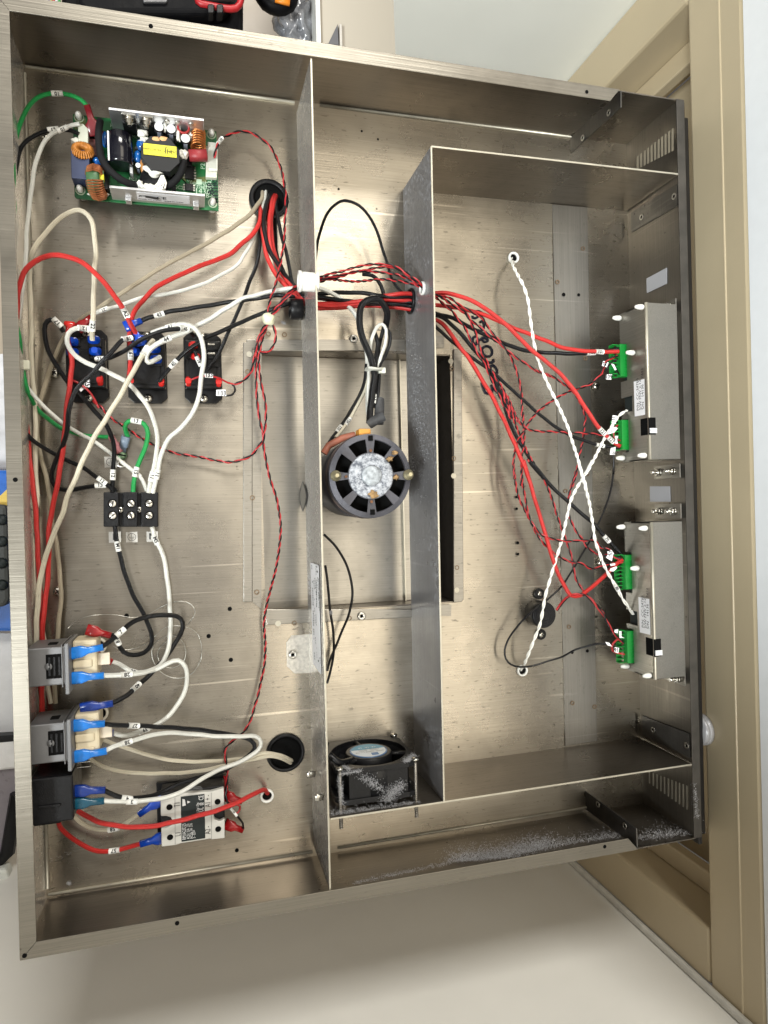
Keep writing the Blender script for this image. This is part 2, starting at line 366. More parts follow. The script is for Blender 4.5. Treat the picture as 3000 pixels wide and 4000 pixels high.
# ================================================================== setting
D = .092; W = .662; H = .80; TH = .0012
PAINT = M('wall_paint', (.83, .82, .775), .55, 0, .03, 8, bump=.12, bs=700)
PAINT2 = M('white_paint', (.88, .90, .85), .5, 0, .02, 8, bump=.08, bs=500)
TAN = M('tan_gloss_paint', (.50, .415, .275), .38, 0, .04, 10, bump=.1, bs=300)
CAULK = M('caulk', (.66, .65, .60), .5)
XR = .72
ROOMW = M('room_wall_white', (.84, .86, .88), .5, 0, .02)
m = MB(); m.box(-1.4, XR - .001, -.26, -.21, -1.2, 1.3); tag(m.build('wall', PAINT), 'pale painted wall running below the bottom rim of the steel tray', kind='structure')
m = MB(); m.box(XR - .0035, XR + .16, -1.2, 3.2, .1285, .33); tag(m.build('wall', ROOMW), 'white wall above the tan frame at the far right', kind='structure')
FLOOR = M('floor_vinyl', (.40, .335, .26), .35, 0, .08, 6)
m = MB(); m.box(-2.5, XR, -.21, 3.2, -1.16, -1.10); tag(m.build('floor', FLOOR), 'beige floor far below the tray', kind='structure')
# door frame: head at the right, two jambs dropping away from the camera
df = thing('door_frame', 'glossy tan painted door frame along the right edge, behind the steel tray', 'door frame', (XR, .4, -1.1))
y1i, y1o, y0i, y0o = .949, 1.0187, -.135, -.203
m = MB(); m.box(XR - .004, XR + .10, y0o - .3, y1o + .6, .046, .1275); m.build('head', TAN, df, .004)
m = MB(); m.tube([(XR - .0036, -.8, .0955), (XR - .0036, 1.7, .0955)], .0016, 8); m.build('head_bead', TAN, df, .004)
m = MB(); m.box(XR - .0042, XR + .10, y1i, y1o, -1.1, .046); m.build('jamb', TAN, df, .004)
m = MB(); m.box(XR - .0042, XR + .10, y0o, y0i, -1.1, .046); m.build('jamb', TAN, df, .004)
m = MB(); m.box(XR + .045, XR + .062, y1i - .028, y1i - .0005, -1.1, .045); m.build('stop_bead', TAN, df, .002)
m = MB(); m.box(XR + .045, XR + .062, y0i + .0005, y0i + .028, -1.1, .045); m.build('stop_bead', TAN, df, .002)
m = MB(); m.box(XR - .0115, XR - .0043, -.2095, -.200, -1.1, .3); m.build('caulk_line', CAULK, df, .003)
dr = thing('door', 'tan painted door leaf set back inside the door frame', 'door', (XR + .09, .4, -1.1))
m = MB(); m.box(XR + .1005, XR + .14, y0i + .0, y1i, -1.1, .045); m.build('door_leaf', TAN, dr)
# background things at the top
pn = MB(); ax0, ax1 = PY(1537, 0, 1.0195), PY(1549, 330, 1.0195)
pn.slab([ax0 + (ax0 - ax1) * .6, ax1 + (ax1 - ax0) * .6, Vector((XR + .05, 1.0195, ax1.z - .25)), Vector((XR + .05, 1.0195, .045)), Vector((ax0.x, 1.0195, .13))], (0, .02, 0))
tag(pn.build('wall_panel', PAINT2), 'smooth white wall panel beyond the upper right rim of the tray', 'wall panel')
fl2 = MB(); fl2.box(P(1238, 100, -.75).x + .006, P(1541, 100, -.75).x + .2, 1.0, 3.2, -.80, -.75)
tag(fl2.build('low_shelf', M('beige_board', (.47, .42, .34), .5, 0, .04, 5), bevel=.006), 'plain beige board beside the white cabinet top', 'board')
ed = MB(); ed.box(P(1238, 100, -.75).x - .004, P(1238, 100, -.75).x + .006, 1.0, 3.2, -.80, -.738)
tag(ed.build('edge_strip', WHT, bevel=.001), 'narrow white edging strip standing along the beige board', 'trim strip')
wd = MB(); a = [P(1278, 182, -.74), P(1318, 98, -.74), P(1322, 182, -.74)]; wd.prism([(v.x, v.y) for v in a], -.749, -.735)
tag(wd.build('wedge', M('dark_grey_rubber', (.10, .10, .11), .5), bevel=.001), 'small dark grey triangular wedge lying on the beige board', 'wedge')
wd = MB(); wd.box(P(1324, 100, -.74).x, P(1334, 100, -.74).x, P(1324, 200, -.74).y, P(1324, 98, -.74).y, -.749, -.735)
tag(wd.build('paint_stick', M('pale_wood', (.6, .56, .5), .5), bevel=.001), 'thin pale stick beside the dark triangular wedge', 'stick')
# tool case
RUB = M('case_black', (.005, .005, .006), .5, 0, .3, 25, bump=.4, bs=120, spec=.1)
zc = -.62
tc = thing('tool_case', 'black moulded tool case with red trim behind the top left rim', 'tool case', P(600, 0, zc))
def rbox(x0, y0, x1, y1, z, rad=12):
    return [P(a, b, z) for a, b in ((x0 + rad, y0), (x1 - rad, y0), (x1, y0 + rad), (x1, y1 - rad), (x1 - rad, y1), (x0 + rad, y1), (x0, y1 - rad), (x0, y0 + rad))]
m = MB(); m.prism(rbox(225, -260, 955, 118, zc, 34), zc - .14, zc - .03); m.build('case_body', RUB, tc, .012, seg=4)
m = MB(); m.prism(rbox(300, -240, 905, 58, zc, 40), zc - .03, zc + .004); m.build('case_lid', RUB, tc, .01, seg=4)
m = MB(); m.tube(spline([P(*a, zc + .004) for a in ((765, -60), (775, 8), (800, 18), (900, 35), (935, 20), (948, -60))], .01), .0065, 8); m.build('red_seal', M('red_rubber', (.42, .015, .02), .4), tc)
m = MB(); m.prism(rbox(790, -100, 925, 14, zc, 14), zc + .002, zc + .012); m.build('tray_insert', M('grey_tray', (.035, .035, .033), .5), tc, .003)
for xa in (810, 845):
    m = MB(); m.prism(rbox(xa, 35, xa + 26, 70, zc, 5), zc - .01, zc + .014); m.build('latch', BLK, tc, .003)
m = MB(); m.prism(rbox(560, -50, 655, 24, zc, 5), zc + .004, zc + .010); m.build('nameplate_recess', M('grey_recess', (.06, .06, .065), .3), tc, .002)
m = MB(); m.tube(spline([P(*a, zc - .02) for a in ((330, 60), (420, 72), (520, 84), (640, 98), (740, 108))], .01), .012, 8); m.build('handle', RUB, tc)
for i, (cx, c) in enumerate(((168, (.45, .02, .02)), (178, (.7, .7, .7)), (188, (.02, .05, .4)), (197, (.6, .4, .03)), (207, (.5, .03, .03)), (218, (.6, .6, .62)), (228, (.03, .25, .05)))):
    m = MB(); m.tube([P(cx, -60, zc + .02), P(cx + 1, -10, zc + .02), P(cx + 8, 40, zc + .0)], .0028, 8)
    tag(m.build('test_lead', M('lead%d' % i, c, .4)), ['dark red', 'white', 'blue', 'amber', 'bright red', 'pale grey', 'green'][i] + ' thin lead beside the black tool case at the top left corner', 'lead', 'thin coloured leads by the tool case')
m = MB(); m.tube(spline([P(*a, -.72) for a in ((1010, -40), (1040, 10), (1085, 30), (1125, 20), (1140, -20))], .01), .016, 10)
st = thing('pouch', 'black pouch with orange tab at the top edge', 'pouch', P(1080, 0, -.74))
m.build('pouch_body', RUB, st)
m = MB(); m.loft(P(1075, -6, -.70), (1, -.1, 0), (0, 0, 1), [(0, .008, .004), (.03, .008, .004)]); m.build('tab', M('orange_tab', (.8, .25, .02), .4), st)
bag = MB(); bag.blob(P(1155, 95, -.80), .04, .085, .03, .35, 16, 5)
tag(bag.build('plastic_bag', M('bag_film', (.33, .34, .37), .25, .0, .5, 30, bump=1.0, bs=60, trans=.3, coat=.5)), 'crumpled grey plastic bag behind the top rim', 'bag')
# things glimpsed past the left rim
zl = -.50
def lstrip(y0, y1, z, x0=-260, x1=120): return [P(x0, y0, z), P(x1, y0, z), P(x1, y1, z), P(x0, y1, z)]
m = MB(); m.prism(lstrip(1380, 1835, zl - .1), zl - .14, zl - .1); tag(m.build('foam_sheet', M('foam', (.60, .60, .62), .7, 0, .2, 30), bevel=.004), 'mottled white foam sheet past the left rim', 'sheet')
m = MB(); m.prism([P(-260, 1830, zl), P(120, 1830, zl), P(120, 2480, zl), P(-260, 2480, zl)], zl - .06, zl - .03); tag(m.build('blue_tray', M('blue_plastic', (.01, .12, .50), .3, coat=.4), bevel=.006), 'glossy blue tray under the black ribbed pad past the left rim', 'tray')
m = MB(); m.prism([P(-40, 1960, zl), P(30, 1895, zl), P(30, 1985, zl), P(-40, 1990, zl)], zl - .03, zl - .02); tag(m.build('yellow_card', M('yellow_card', (.70, .50, .10), .5)), 'small yellow card on the blue tray past the left rim', 'card')
pd = thing('ribbed_pad', 'black dimpled rubber pad on the blue tray past the left rim', 'pad', P(0, 2150, zl - .03))
m = MB(); m.prism([P(-260, 1970, zl), P(20, 1970, zl), P(27, 1990, zl), P(36, 2340, zl), P(20, 2370, zl), P(-260, 2390, zl)], zl - .03, zl); m.build('pad_body', M('grey_rubber', (.045, .048, .045), .6), pd, .006)
for i in range(4):
    for j in range(2):
        c = P(8 - j * 40, 2030 + i * 85, zl); m = MB(); m.lathe(c, Z, [(.009, 0), (.006, .004), (.0001, .005)], 14); m.build('dimple', BLKM, pd)
m = MB(); m.prism(lstrip(2480, 2895, zl - .04), zl - .08, zl - .055); tag(m.build('paper_sheet', M('paper', (.74, .75, .77), .6, 0, .06)), 'blank white paper sheet past the left rim', 'paper')
cs = thing('laptop', 'folded dark laptop with silver edges past the lower left rim', 'laptop', P(-60, 3200, zl))
m = MB(); m.prism([P(-300, 2935, zl), P(60, 2900, zl), P(64, 3020, zl), P(-300, 3060, zl)], zl - .04, zl - .02); m.build('silver_edge', ALU, cs, .004)
m = MB(); m.prism([P(-300, 2900, zl), P(58, 2880, zl), P(60, 2905, zl), P(-300, 2935, zl)], zl - .035, zl - .01); m.build('hinge', BLK, cs, .003)
m = MB(); m.prism([P(-300, 3060, zl), P(66, 3000, zl), P(66, 3190, zl), P(20, 3370, zl), P(-300, 3370, zl)], zl - .05, zl - .028); m.build('lid', M('violet_grey', (.20, .18, .20), .3), cs, .003)
m = MB(); m.tube([P(68, 3100, zl - .02), P(30, 3330, zl - .02), P(-20, 3380, zl - .02), P(-300, 3400, zl - .02)], .011, 8); m.build('bumper', BLK, cs)
m = MB(); m.prism([P(-200, 3410, zl), P(25, 3395, zl), P(46, 3480, zl), P(-200, 3530, zl)], zl - .03, zl + .0); tag(m.build('adapter_block', M('pale_block', (.62, .64, .60), .35), bevel=.005), 'pale square edged block below the dark laptop past the lower left rim', 'block')
m = MB(); m.tube([P(70, 3440, zl - .02), P(-10, 3620, zl - .02), P(-200, 3860, zl - .02)], .007, 8); tag(m.build('cord', BLK), 'dark cord running down past the lower left corner', 'cord')

# ================================================================== the steel tray
ch = thing('steel_tray', 'open stainless steel appliance tray holding motor, boards, relays and wiring', 'tray', (.33, .4, -.03))
px0, px1 = P(1022, 1800, 0).x, P(1768, 1800, 0).x
py1, py0 = P(1400, 1372, 0).y, P(1400, 2378, 0).y
XS = [0, px0, px1, W]; YS = [0, py0, py1, H]
vs = [(x, y, 0) for y in YS for x in XS]
fs = [(r * 4 + c, r * 4 + c + 1, (r + 1) * 4 + c + 1, (r + 1) * 4 + c) for r in range(3) for c in range(3) if not (r == 1 and c == 1)]
m = MB(); m.add(vs, fs)
fl = m.build('floor_panel', ST_F, ch)
so = fl.modifiers.new('t', 'SOLIDIFY'); so.thickness = TH; so.offset = -1
# recessed pan
PD = .030
m = MB(); m.box(px0 + .002, P(1640, 1800, -PD).x, py0 + .002, py1 - .002, -PD - TH, -PD); m.build('pan_floor', ST_P, ch)
m = MB(); m.box(P(1640, 1800, -PD).x, px1 + .04, py0 + .002, py1 - .002, -PD - .03, -PD - .028); m.build('pan_pocket', M('shaded_brown', (.022, .019, .016), .7), ch)  # shade of the deep pocket put into this near-black brown
m = MB(); m.box(P(1568, 1800, -PD).x - .0012, P(1568, 1800, -PD).x, py0 + .002, py1 - .002, -PD + .0, -PD + .006); m.build('pan_fold', ST_E, ch)
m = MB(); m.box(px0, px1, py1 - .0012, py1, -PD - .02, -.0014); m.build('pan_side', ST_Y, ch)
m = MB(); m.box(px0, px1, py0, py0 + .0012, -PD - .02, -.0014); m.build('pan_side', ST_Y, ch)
m = MB(); m.box(px1, px1 + .0012, py0, py1, -PD - .03, -.0014); m.build('pan_side', MC['shaded_brown'], ch)  # same near-black brown carries the shade on the slot wall
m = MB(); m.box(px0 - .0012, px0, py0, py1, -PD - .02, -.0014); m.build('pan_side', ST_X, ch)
def strip(name, pts, z0, z1, mat, bev=0): 
    q = MB(); q.prism([P(*T(p[0], p[1], p[2]), 0) if isinstance(p[0], str) else P(p[0], p[1], 0) for p in pts], z0, z1); return q.build(name, mat, ch, bev)
strip('pan_flange', [(950, 1340), (963, 1338), (963, 1328), (1580, 1328), (1580, 1372), (1022, 1372), (1022, 1365), (985, 1365), (985, 2350), (950, 2350)], .0, .0022, ST_P, .0006)
strip('pan_flange', [(985, 1366), (1021, 1373), (1021, 2378), (987, 2352)], .0003, .0012, ST_P)
strip('pan_flange', [(1030, 2379), (1750, 2379), (1757, 2403), (1040, 2440)], .0, .0022, ST_P, .0006)
strip('pan_flange', [(1769, 1365), (1800, 1365), (1808, 2340), (1800, 2350), (1769, 2352)], .0, .0026, ST_P, .0006)
strip('pan_flange', [(1690, 1312), (1732, 1312), (1732, 1360), (1690, 1360)], .0, .0022, ST_P)
strip('pan_flange', [(1705, 2360), (1758, 2360), (1757, 2405), (1712, 2402)], .0027, .0042, ST_P)
# strap across the inner bay
m = MB(); m.prism([P(2155, 800, 0), P(2292, 812, 0), P(2330, 2893, 0), P(2206, 2912, 0)], .0, .0016); m.build('floor_strap', ST_F2, ch, .0004)
# walls
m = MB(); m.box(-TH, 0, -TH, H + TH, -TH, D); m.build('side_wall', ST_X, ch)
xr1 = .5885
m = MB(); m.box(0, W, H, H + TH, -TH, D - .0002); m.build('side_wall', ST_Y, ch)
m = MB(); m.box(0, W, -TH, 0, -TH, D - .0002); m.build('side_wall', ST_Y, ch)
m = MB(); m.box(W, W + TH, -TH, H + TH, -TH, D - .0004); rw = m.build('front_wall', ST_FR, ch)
# rim flanges, mitred
FW = .0125
def rim(name, poly): q = MB(); q.prism(poly, D, D + .0012); return q.build(name, ST_R, ch, .0004)
rim('rim_flange', [(-.0025, -.001), (.0105, FW), (.0095, H - FW), (-.0025, H + .0012)])
rim('rim_flange', [(-.0025, H + .0014), (.0095, H - FW - .0003), (.578, H - FW), (.590, H + .0014)])
rim('rim_flange', [(-.0025, -.0012), (.0105, FW - .0002), (.578, FW), (.590, -.0012)])
m = MB(); m.box(W - .002, W + .008, 0, H + .001, D - .0002, D + .001); m.build('rim_flange', M('flange_dull', (.10, .092, .082), .45, .8, .2, 60), ch, .0003)
# dark front bezel beyond the right wall
m = MB(); m.box(W + .0095, W + .0145, -.012, H + .004, -.05, D - .006); m.build('front_bezel', M('bezel_dark', (.022, .020, .019), .4, .5, .3, 20), ch, .001)
m = MB(); m.box(W + .0145, .705, -.018, H + .006, -.06, .057); m.build('front_bezel', M('gap_black', (.008, .007, .007), .5, .0), ch, .001)  # black box fills the gap to the door frame, its darkness in the colour
# holes in the rim
for k, x, y in (('', 589, 102), ('', 2292, 359), ('', 60, 1874), ('', 692, 3606), ('', 2362, 3307), ('', 96, 3733)):
    m = MB(); m.cyl(P(x, y, D + .0012), Z, .0019, .0003, 16); m.build('rim_hole', HOLE, ch)
# long divider and the inner box
def wallpx(name, mat, a, b, zt=D, z0=.0, th=TH, edge=True):
    pa, pb = P(*a, zt), P(*b, zt); d = (pb - pa); d.z = 0; n = Vector((-d.y, d.x, 0)).normalized() * th
    q = MB(); q.prism([pa - n / 2, pb - n / 2, pb + n / 2, pa + n / 2], z0, zt); o = q.build(name, mat, ch)
    if edge:
        q = MB(); n = n * .72; q.prism([pa - n, pb - n, pb + n, pa + n], zt + .0001, zt + .0008); q.build('bright_edge', ST_E, o, .0002)
    return o
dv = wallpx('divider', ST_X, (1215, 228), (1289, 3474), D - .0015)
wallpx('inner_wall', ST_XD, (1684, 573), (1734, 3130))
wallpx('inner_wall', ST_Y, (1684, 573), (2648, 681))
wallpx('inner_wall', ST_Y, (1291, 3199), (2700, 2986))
# posts that stiffen the alcoves
m = MB(); m.slab([PX(2229, 540, .5875), PX(2229, 603, .5875), PX(2428, 420, .5925), PX(2428, 354, .5925)], (-.0012, 0, 0)); m.build('corner_brace', ST_BR, ch)
m = MB(); m.slab([PX(2290, 3090, .586), PX(2290, 3160, .586), PX(2492, 3310, .590), PX(2489, 3236, .590)], (-.0012, 0, 0)); m.build('corner_brace', ST_BR, ch)
def on_r(x, y, off=.0006): return PX(x, y, W - off)
for pts in ([(2469, 830), (2469, 908), (2650, 803), (2648, 718)], [(2512, 2795), (2513, 2872), (2700, 2960), (2697, 2866)]):
    m = MB(); m.slab([on_r(*p) for p in pts], (-.0012, 0, 0)); m.build('box_tab', ST_BR, ch)
# dimple rivets and screws of the sheet metal: (x, y, z mm, radius mm, kind)
for k, x, y in (('E', 185, 510), ('E', 80, 505), ('F', 295, 168), ('F', 476, 663), ('F', 488, 1412), ('F', 347, 1523), ('I', 370, 744), ('I', 392, 1238), ('I', 534, 1262), ('C', 460, 1611),
                ('E', 1268, 730), ('E', 1282, 1312), ('H', 1302, 360), ('H', 605, 688), ('H', 248, 720), ('D', 1605, 750), ('D', 1635, 1567), ('H', 5, 520)):
    m = MB(); m.ring(at(k, x, y, 2.3), Z, .0026, .0017, .0005, 20); m.build('spot_rivet', M('rivet_brown', (.22, .15, .09), .5, .5), ch)
for k, x, y in (('E', 633, 537), ('H', 683, 674), ('H', 238, 924)):
    m = MB(); m.ring(at(k, x, y, 2.3), Z, .0044, .0016, .0022, 24); r0 = m.build('stud_nut', ZINC, ch)
    m = MB(); m.cyl(at(k, x, y, 2.3), Z, .0016, .0004); m.build('bore', HOLE, r0)
for k, x, y in (('E', 1262, 683), ('E', 1280, 1425), ('H', 1300, 506), ('H', 143, 722), ('D', 1615, 637)):
    m = MB(); m.cyl(at(k, x, y, 2.4), Z, .0030, .0006, 18); m.build('weld_dimple', ST_E, ch)
for k, x, y, r in (('F', 335, 250, 2.2), ('F', 432, 252, 1.9), ('I', 390, 910, 1.8), ('I', 488, 900, 2.0), ('F', 30, 1562, 1.6), ('F', 30, 1638, 1.6), ('I', 37, 200, 1.8), ('I', 38, 273, 1.7),
                   ('G', 820, 672, 2.2), ('G', 1489, 628, 2.2), ('G', 1352, 804, 2.2), ('G', 1496, 958, 2.2), ('J', 1535, 533, 2.0), ('B', 535, 1225, 1.2), ('B', 685, 850, 1.2), ('B', 790, 903, 1.2), ('I', 548, 680, 1.2)):
    m = MB(); m.cyl(at(k, x, y, 1.9 if k in 'FI' else .1), Z, r / 1000, .0003, 16); m.build('drilled_hole', HOLE, ch)
# holes on the corner tabs and braces, seen from above
for x, y, xx in ((2506, 848, W - .002), (2633, 767, W - .002), (2551, 2851, W - .002), (2682, 2913, W - .002), (2276, 538, .586), (2378, 440, .589), (2336, 3142, .584), (2441, 3226, .587)):
    c = PX(x, y, xx); m = MB(); m.ring(c, (-1, 0, 0), .0035, .0018, .0006, 18); r0 = m.build('fixing_hole', ZINC, ch); m = MB(); m.cyl(c, (-1, 0, 0), .0018, .0003, 14); m.build('bore', HOLE, r0)
# ventilation slots in the end wall of both alcoves
SLOT = M('slot_glimpse', (.30, .26, .19), .6)
for i in range(11):
    a = i / 10; x = 2488 + a * 136; yt = 612 - a * 108; yb = 662 - a * 70
    m = MB(); m.slab([on_r(x, yt, .0002), on_r(x + 7, yt - 4, .0002), on_r(x + 7, yb - 4, .0002), on_r(x, yb, .0002)], (-.0004, 0, 0)); m.build('vent_slot', SLOT, ch)
for i in range(11):
    a = i / 10; x = 2536 + a * 146; yt = 3013 + a * 55; yb = 3058 + a * 102
    m = MB(); m.slab([on_r(x, yt, .0002), on_r(x + 3.5, yt + 2, .0002), on_r(x + 3.5, yb + 2, .0002), on_r(x, yb, .0002)], (-.0006, 0, 0)); m.build('vent_slot', ST_E, ch)
# window cut-outs: flat grey plates stand for the light grey outside
OUT_GREY = M('outside_grey', (.36, .36, .38), .5, 0, .03)
for pts in ([(2527, 1088), (2606, 1046), (2606, 1108), (2528, 1145)], [(2540, 1900), (2618, 1900), (2620, 1960), (2541, 1960)]):
    m = MB(); m.slab([on_r(*p) for p in pts], (-.0006, 0, 0)); m.build('window_view', OUT_GREY, ch)
# dark lens-shaped outline laid flat on the divider, access plate, brushed patch
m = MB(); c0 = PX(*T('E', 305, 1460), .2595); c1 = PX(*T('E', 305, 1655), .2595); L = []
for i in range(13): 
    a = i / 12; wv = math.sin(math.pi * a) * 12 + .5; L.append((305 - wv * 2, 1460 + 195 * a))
m.slab([PX(*T('E', x, y), .2592) for x, y in L] + [PX(*T('E', 610 - x, y), .2592) for x, y in L[::-1]], (-.0003, 0, 0)); sl = m.build('lens_outline', M('lens_dark', (.08, .08, .08), .4, .6), ch)
m = MB(); m.slab([PX(*T('E', 305 + (x - 305) * .7, 1557 + (y - 1557) * .88), .2588) for x, y in L] + [PX(*T('E', 305 - (x - 305) * .7, 1557 + (y - 1557) * .88), .2588) for x, y in L[::-1]], (-.0003, 0, 0)); m.build('lens_face', ST_P, sl)
m = MB(); m.prism([at('H', *p) for p in ((230, 800), (352, 790), (358, 1042), (250, 1045), (200, 1000), (197, 845))], 0, .0009); m.build('access_plate', M('scuffed_steel', (.66, .63, .57), .42, .9, .25, 300, bump=.4, bs=300), ch, .0002)
m = MB(); m.prism([at('H', *p) for p in ((350, 790), (356, 790), (362, 1225), (358, 1225))], 0, .0016); m.build('seam_strip', ST_E, ch)
# light seam lines where the bent sheet meets floor
for a, b in (((100, 262), (1150, 402)), ((1250, 412), (2228, 536)), ((190, 3492), (1220, 3326)), ((1319, 3310), (2288, 3152))):
    pa, pb = P(*a, 0), P(*b, 0); m = MB(); m.tube([pa + Vector((0, 0, .0012)), pb + Vector((0, 0, .0012))], .0014, 8); m.build('floor_seam', ST_E, ch)
m = MB(); m.tube([P(97, 285, .0012), P(186, 3470, .0012)], .0015, 8); m.build('floor_seam', ST_E, ch)
# pan head screws that hold things from below, standing on the floor
for k, x, y, l in (('D', 355, 762, 'brassy pan head screw on the floor beside the left wall, left of the relays'), ('G', 378, 515, 'pan head screw beside the bundled wires above the switches'),
                   ('A', 290, 888, 'small pan head screw left of the power supply board'), ('F', 540, 845, 'pan head screw on the floor left of the upper controller'),
                   ('I', 570, 325, 'pan head screw on the floor left of the lower controller')):
    s_ = screw('pan_screw', at(k, x, y, 1), None, .0048, .004); tag(s_, l, 'screw', 'pan head screws on the tray floor')
for k, x, y, l in (('K', 1252, 150, 'small rivet head on the bay floor by the lower left corner of the inner box'),):
    s_ = screw('rivet', at(k, x, y, 60), None, .0034, .0015, slot=None); tag(s_, l, 'rivet')
# knob glimpsed behind the frame
kb = thing('knob', 'round grey knob poking out between the tray and the tan frame', 'knob', P(2790, 2880, .0))
m = MB(); m.lathe(Vector((.7155, P(2792, 2842, .045).y, .045)), (-1, 0, 0), [(.0180, 0), (.0180, .004), (.0170, .0045), (.0175, .0055), (.0175, .008), (.015, .0105), (.010, .012), (.0001, .0125)], 32); m.build('knob_cap', M('knob_grey', (.50, .50, .52), .35, .2), kb)
# marker writing on the bay floor, traced stroke by stroke
mw = thing('marker_writing', 'blue black handwritten number on the bay floor under the crossing wires', 'handwriting', P(*T('x', 850, 750), 0))
for s_ in ("650,275 655,300 690,305 720,290 715,278", "675,225 720,218 760,232 778,248 762,252", "745,365 775,345 800,385 795,430 765,470 735,468", "735,400 775,440", "640,430 690,455 735,468",
           "700,540 660,560 655,610 680,650 710,640 700,610", "700,610 740,590 790,560 835,575 850,600 805,615 770,580 740,590", "830,670 785,690 775,730 800,785 850,805 895,785 905,735 880,685 830,670",
           "830,870 880,885 925,870 918,835", "905,915 885,945 890,990 935,1035 965,1030 970,985 940,935 905,915", "935,1110 950,1135 1000,1110", "768,1140 790,1210 820,1275 870,1285 905,1275 905,1210 890,1170",
           "905,1215 960,1250 1010,1300 1035,1290 1035,1240 1020,1210"):
    pts = [P(*T('x', *map(float, t.split(','))), .0009) for t in s_.split()]
    q = MB(); q.tube(spline(pts, .002), .0016, 6)
    for v in q.v: v.z = .0009 + (v.z - .0009) * .25
    q.build('pen_stroke', INKB, mw)
# ================================================================== components
# ---- panel mount relays
def relay(label, cx, cy, skew=0):
    c = P(cx, cy, .002); t = thing('relay', label, 'relay', (c.x, c.y, .001), 'black relays in a row')
    w2, h2, k = .0185, .0355, .0055
    m = MB(); m.prism([(c.x + a, c.y + b) for a, b in ((-w2 + k, -h2), (w2 - k, -h2), (w2, -h2 + k), (w2, h2 - k), (w2 - k, h2), (-w2 + k, h2), (-w2, h2 - k), (-w2, -h2 + k))], .001, .005); m.build('mounting_base', BLK, t, .0006)
    m = MB(); m.box(c.x - w2 + .001, c.x + w2 - .001, c.y - h2 + .0125, c.y + h2 - .011, .005, .019); m.build('case', BLK, t, .0012)
    m = MB(); m.box(c.x - w2 + .005, c.x + w2 - .0055, c.y - h2 + .016, c.y + h2 - .024, .019, .0205); m.build('case_cover', BLK, t, .0005)
    for dx, dy in ((.0095, .0185), (.0095, .0095), (.0095, .0015)):
        m = MB(); m.box(c.x + dx - .0055, c.x + dx + .0055, c.y + dy - .0036, c.y + dy + .0036, .019, .0225); m.build('terminal_well', BLK, t, .0006)
    for dx, dy in ((-.0095, .0185), (-.0095, .0095)):
        m = MB(); m.box(c.x + dx - .0055, c.x + dx + .0055, c.y + dy - .0036, c.y + dy + .0036, .019, .0218); m.build('terminal_well', BLK, t, .0006)
    for sy in (-1, 1): screw('mounting_screw', (c.x, c.y + sy * (h2 - .0048), .005), t, .0043, .0022)
    return t, c
r1, c1 = relay('black relay nearest the left wall, under the number 22 wire', 345, 1432)
r2, c2 = relay('black relay in the middle of the row, under the number 41 and 43 wires', 576, 1437)
r3, c3 = relay('black relay farthest right in the row, with two bare metal blade terminals', 793, 1440)
for dy in (.0185, .0095):
    m = MB(); m.box(c3.x + .0045, c3.x + .0115, c3.y + dy - .0008, c3.y + dy + .0008, .022, .030); m.build('blade_terminal', CHROME, r3, .0002)
def stub(par, c, dx, dy, mat, z0=.019, z1=.030, w_=.0045, h_=.0032):
    m = MB(); m.loft((c.x + dx, c.y + dy, z0), (0, 0, 1), (0, 1, 0), [(0, w_, h_), ((z1 - z0) * .55, w_, h_), ((z1 - z0) * .7, .003, .0028), (z1 - z0, .0028, .0027)]); return m.build('terminal_cover', mat, par)
RT = M('red_terminal', (.62, .02, .015), .2, 0, .3, 300, coat=.4)
stub(r3, c3, -.0145, -.0165, RT, .013, .024, .003, .005); stub(r3, c3, .0145, -.0165, RT, .013, .024, .003, .005)
stub(r3, c3, -.009, .0185, RT, .019, .028); stub(r3, c3, -.007, .0075, RT, .019, .027)
stub(r2, c2, .0135, -.0165, RT, .013, .024, .003, .005); stub(r2, c2, -.0145, -.0165, RT, .013, .022, .003, .005)
stub(r1, c1, .0125, -.0165, RT, .013, .024, .003, .005)
for dx, dy in ((-.0105, .0185), (-.0105, .0085), (.0085, .021), (.0095, .010)): stub(r1, c1, dx, dy, BLUE, .019, .031, .0055, .004)
for dx, dy in ((-.0105, .0195), (-.0105, .0105), (.0085, .014), (.0095, .004)): stub(r2, c2, dx, dy, BLUE, .019, .031, .0055, .004)

# ---- terminal block
tb = thing('terminal_block', 'black three way terminal block with slotted screws on the tray floor', 'terminal block', P(511, 1990, 0))
def zb(x, y, z): return P(x, y, z)
m = MB(); m.prism([P(404, 1923, .018), P(618, 1923, .018), P(618, 2058, .018), P(404, 2058, .018)], .0005, .013); m.build('base', BLK, tb, .0008)
for a, b in ((404, 464), (481, 538), (551, 618)):
    m = MB(); m.prism([P(a, 1922, .019), P(b, 1922, .019), P(b, 2058, .019), P(a, 2058, .019)], .012, .019); m.build('pole', BLK, tb, .001)
for y in (1967, 2014):
    for x in (440, 512, 583):
        m = MB(); m.cyl(P(x, y, .019), Z, .0043, .0003); m.build('screw_well', HOLE, tb)
        screw('terminal_screw', P(x, y, .0192), tb, .0036, .0010, slot='flat', mat=ZINC)
for x in (472, 545): screw('fixing_screw', P(x, 1991, .0145), tb, .0036, .0032)
LAB = M('clear_label', (.62, .60, .56), .3, 0, .03)
